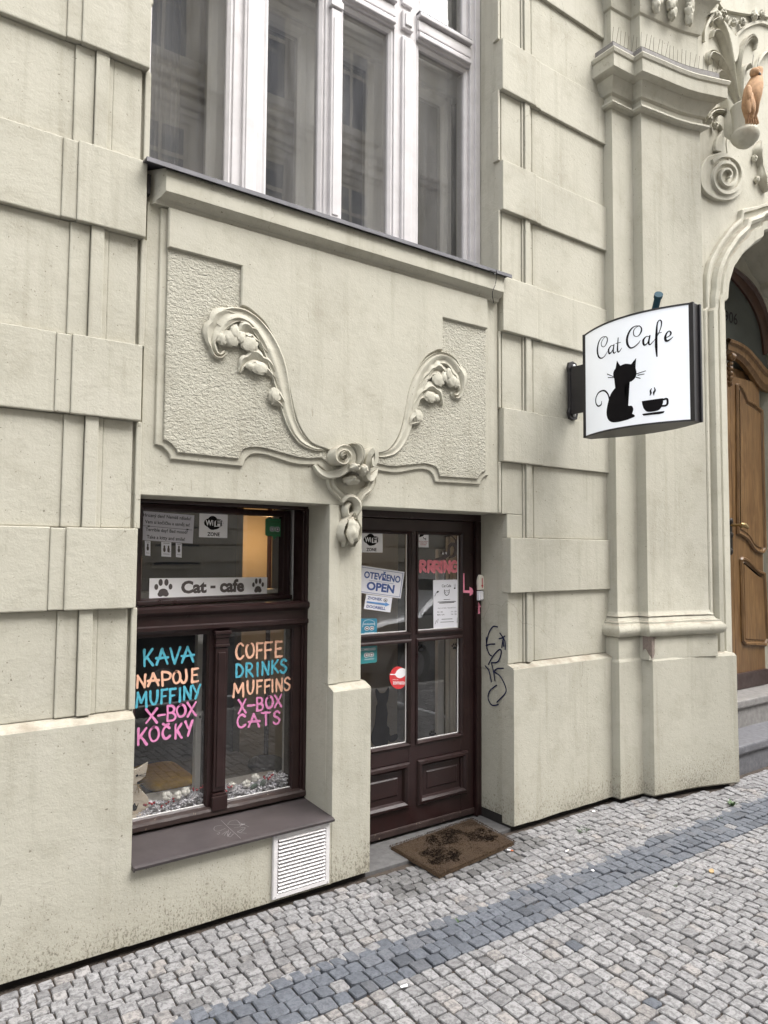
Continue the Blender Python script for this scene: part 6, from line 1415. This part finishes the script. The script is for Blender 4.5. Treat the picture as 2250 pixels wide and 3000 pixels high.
sprig([(140, 645), (185, 628), (230, 630), (290, 640), (335, 620), (380, 600)], 'long sprig of red berries in front of the cotton bolls, left pane', seed=1)
sprig([(560, 500), (600, 508), (645, 480), (660, 470)], 'short sprig of red berries at the right end of the left pane', seed=2)
sprig([(858, 500), (885, 490), (905, 480)], 'small cluster of red berries beside the mullion, right pane', seed=3)
sprig([(1215, 395), (1250, 392), (1280, 378)], 'sprig of red berries at the right end of the right pane', seed=4)
for i, (x, y, rx, ry, a, lb) in enumerate(((1120, 470, 46, 26, .2, 'grey green leaf under the highest cotton boll'), (1200, 440, 44, 30, .9, 'grey green leaf beside the red berries of the right pane'))):
    c = at(*s4(x, y), SY+.055); t = Thing('leaf', c, lb, 'leaf'); rows = []
    for u in np.linspace(-1, 1, 9):
        w_ = ry*.00050*(1-u*u)**.7; rows.append([(c[0]+u*rx*.0005*cos(a)-k*w_*sin(a), c[1]-.004*(1-abs(k)), c[2]+u*rx*.0005*sin(a)+k*w_*cos(a)) for k in (-1, -.5, 0, .5, 1)])
    t.part(MB().grid(rows), 'blade', 'sageleaf', True)
# wooden cat ornament
WYc = SY+.075
wc = smooth_pts([xz(*s4(*p), WYc) for p in ((-50, 330), (-5, 300), (30, 318), (90, 285), (165, 252), (150, 310), (140, 370), (100, 410), (60, 435))], 2)
cx0 = xz(*s4(30, 400), WYc)[0]
lo = smooth_pts([xz(*s4(*p), WYc) for p in ((66, 470), (120, 520), (165, 570), (172, 630), (150, 670), (120, 700))], 3)
half = [xz(*s4(*p), WYc) for p in ((70, 310), (165, 252), (152, 320), (140, 375), (100, 412), (62, 432), (66, 468), (120, 520), (165, 572), (172, 630), (158, 672))]
zbot = .415; half = half+[(half[-1][0], zbot)]
full = half+[(2*cx0-x, z) for x, z in half[::-1]]
t = Thing('cat_ornament', (cx0, WYc, zbot), 'pale wooden cat with a twine bow standing in the left of the window', 'ornament')
t.part(MB().prism(full, WYc-.006, WYc+.006, .002), 'silhouette', 'catwood')
nx, nz = xz(*s4(62, 372), WYc); t.part(MB().blob((nx, WYc-.008, nz), (.0062, .003, .0055), 0), 'nose', 'blackprint')
mb = MB()
for p in ((52, 322), (84, 322)): e_ = xz(*s4(*p), WYc); mb.blob((e_[0], WYc-.007, e_[1]), (.0016, .001, .0016), 0, sub=1)
t.part(mb, 'eyes', 'blackprint')
mb = MB()
for p in ((145, 350), (148, 372), (140, 388)): e_ = xz(*s4(*p), WYc); mb.tube([(nx+.008, WYc-.0075, nz), (e_[0], WYc-.0075, e_[1])], .0007, 4)
t.part(mb, 'whiskers', 'blackprint')
tw = xz(*s4(68, 455), WYc); mb = MB()
for a in (0.3, 2.8, -.9, -2.0, -1.4): mb.tube([(tw[0], WYc-.010, tw[1]), (tw[0]+.018*cos(a), WYc-.016, tw[1]+.018*sin(a)), (tw[0]+.026*cos(a), WYc-.010, tw[1]+.03*sin(a)-.006)], .0018, 5)
t.part(mb, 'bow', 'twine')
hx_, hz_ = xz(*s4(50, 640), WYc); t.part(MB().prism(smooth_pts([(hx_-.02, hz_-.015), (hx_-.006, hz_+.012), (hx_+.004, hz_-.004), (hx_+.012, hz_+.008), (hx_+.002, hz_-.022)], 3, True), WYc-.0075, WYc-.006), 'dark_patch', 'blackprint')
t.part(MB().box(cx0-.075, cx0+.075, WYc-.03, WYc+.03, .400, .4155, .003), 'base', 'catwood')
def cushion(name, label, cat, f, pts, Y, dep, mat):
    P = [xz(*f(*p), Y) for p in pts]; x0, x1 = min(p[0] for p in P), max(p[0] for p in P); z0, z1 = min(p[1] for p in P), max(p[1] for p in P)
    bm = bmesh.new(); bmesh.ops.create_cube(bm, size=1); bmesh.ops.subdivide_edges(bm, edges=bm.edges[:], cuts=8, use_grid_fill=True)
    for v in bm.verts:
        q_ = v.co*2; r = (abs(q_.x)**5+abs(q_.y)**5+abs(q_.z)**3.2)**(-1/4.6) if q_.length else 1
        q_ = q_*min(1, r)+Vector((0, 0, .05*mn.noise(v.co*3)))
        v.co = Vector(((x0+x1)/2+q_.x*(x1-x0)/2, Y+dep/2+q_.y*dep/2, (z0+z1)/2+q_.z*(z1-z0)/2))
    t = Thing(name, ((x0+x1)/2, Y+dep/2, z0), label, cat); t.part(MB().bm(bm), 'cover', mat, True)
cushion('cushion', 'mustard yellow cushion lying behind the left pane', 'cushion', s4, [(190, 560), (620, 380)], 3.60, .40, 'yellow')
cushion('folded_cloth', 'orange cloth lying behind the right pane below the dark cat', 'cloth', s4, [(960, 440), (1400, 350)], 3.56, .25, 'orange')
hp(MB().box(.885, 1.82, 3.605, 4.1, .30, .385), 'window_bench', 'roomdark')
# dark cat curled behind the right pane
cY = 3.72; P = [xz(*s4(*p), cY) for p in ((1060, 420), (1370, 180))]
cxm, czb = (P[0][0]+P[1][0])/2+.02, min(p[1] for p in P)-.0; chh = abs(P[1][1]-P[0][1])
ct = Thing('cat', (cxm, cY, czb), 'dark cat curled up asleep behind the right pane of the shop window', 'cat')
mb = MB(); bw_ = (P[1][0]-P[0][0])/2
bm = bmesh.new(); bmesh.ops.create_icosphere(bm, subdivisions=4, radius=1)
for v in bm.verts:
    q_ = v.co.copy(); x, y, z = q_
    z2 = z*(chh*.5)*(1+.10*mn.noise(q_*1.4)); x2 = x*bw_*1.02; y2 = y*.15
    hd_ = max(0, 1-((x+.86)**2+(y+.35)**2+(z-.25)**2)/.22); x2 -= hd_*.035; z2 += hd_*.03; y2 -= hd_*.03
    for ex in (-.98, -.66):
        k = max(0, 1-((x-ex)**2+(z-.62)**2+(y+.2)**2)/.022); z2 += k*.065
    v.co = Vector((cxm+x2, cY+y2, czb+chh*.5+z2))
ct.part(MB().bm(bm), 'body', 'blackcat', True)
ct.part(MB().tube(smooth_pts([(cxm+bw_*.8, cY-.10, czb+.03), (cxm+bw_*.3, cY-.17, czb+.02), (cxm-bw_*.3, cY-.16, czb+.025)], 5), .02, 8), 'tail', 'blackcat', True)

# =================================================================== SMALL THINGS ON THE PAVEMENT
c8 = Z(1125, 2000, 1125/1659)
def gpt(f, x, y): p = hit(*f(x, y), (0, 0, 0), (0, 0, 1)); return p[0], p[1]
def weed(f, x, y, n, h, lb, broad, seed):
    rnd = random.Random(seed); gx, gy = gpt(f, x, y); t = Thing('weed', (gx, gy, -.012), lb, 'weed')
    for i in range(n):
        a = rnd.uniform(0, 2*pi); L = h*rnd.uniform(.6, 1.15); w_ = (.009 if broad else .0022)*rnd.uniform(.8, 1.2); lean = rnd.uniform(.5, 1.1); ox, oy = rnd.uniform(-.035, .035)*(1 if not broad else .5), rnd.uniform(-.012, .012)
        rows = []
        for k in range(6):
            s_ = k/5; r = L*s_*sin(lean*(.5+s_*.7)); zz = -.012+L*s_*cos(lean*(.4+s_*.8)); ww = w_*(sin(pi*min(1, .12+.88*s_)) if broad else (1-s_*.9))
            cx_, cy_ = gx+ox+r*cos(a), gy+oy+r*sin(a); rows.append([(cx_-ww*sin(a), cy_+ww*cos(a), zz), (cx_, cy_, zz-.001), (cx_+ww*sin(a), cy_-ww*cos(a), zz)])
        t.part(MB().grid(rows), 'leaf' if broad else 'blade', 'leaf', True)
weed(c8, 1502, 530, 14, .055, 'bright green broad-leaved weed between setts near the portal', True, 1)
weed(c8, 862, 640, 26, .045, 'thin tuft of grass between the setts right of the doormat', False, 2)
weed(c8, 1440, 590, 16, .03, 'low sparse grass tuft on the dark band near the portal', False, 3)
weed(c8, 1240, 880, 12, .02, 'tiny grass tuft in the joints at the edge of the dark band', False, 5)
weed(Z(1000, 2550, 600/1659), 945, 395, 9, .018, 'tiny green sprout in a joint of the dark band', True, 6)
def litter(name, lb, cat, f, x, y, pts, mat, h=.002, rot=0):
    gx, gy = gpt(f, x, y); t = Thing(name, (gx, gy, .002), lb, cat)
    P = [(gx+u*cos(rot)-v*sin(rot), gy+u*sin(rot)+v*cos(rot)) for u, v in pts]; n = len(P)
    t.part(MB().add([(a, b_, .0035+h+.003*mn.noise(Vector((a*90, b_*90, 0)))) for a, b_ in P]+[(a, b_, .003) for a, b_ in P], [tuple(range(n))]+[(i, (i+1) % n, n+(i+1) % n, n+i) for i in range(n)]), 'scrap', mat); return t
for x, y, r, lb in ((790, 732, .2, 'white cigarette end on the pale setts right of the doormat'), (545, 730, -1.0, 'cigarette end lying against the right edge of the doormat')):
    gx, gy = gpt(c8, x, y); t = Thing('cigarette_end', (gx, gy, .006), lb, 'cigarette end')
    dxx, dyy = .016*cos(r), .016*sin(r); t.part(MB().tube([(gx-dxx, gy-dyy, .007), (gx+dxx*.2, gy+dyy*.2, .007)], .0038, 8), 'paper_end', 'bannerwhite'); t.part(MB().tube([(gx+dxx*.2, gy+dyy*.2, .007), (gx+dxx, gy+dyy, .007)], .0038, 8), 'filter', 'orange' if x < 600 else 'cream')
litter('paper_scrap', 'small white paper scrap on the setts beyond the doormat', 'scrap', c8, 905, 558, [(-.012, -.006), (.008, -.009), (.014, .004), (-.006, .008)], 'bannerwhite')
litter('paper_scrap', 'tiny white scrap on the dark stone band', 'scrap', c8, 902, 815, [(-.008, -.008), (.008, -.006), (.009, .007), (-.006, .009)], 'bannerwhite')
litter('paper_scrap', 'white chip of plaster in the pavement at the lower left of the mat', 'scrap', Z(1000, 2550, 600/1659), 505, 945, [(-.016, -.004), (.012, -.010), (.018, .003), (-.010, .008)], 'bannerwhite')
litter('dry_leaf', 'curled tan leaf on the pale setts outside the dark band', 'leaf', c8, 1415, 818, [(-.028, 0), (-.012, -.012), (.012, -.010), (.030, .0), (.012, .012), (-.012, .010)], 'dryleaf', .004, .4)
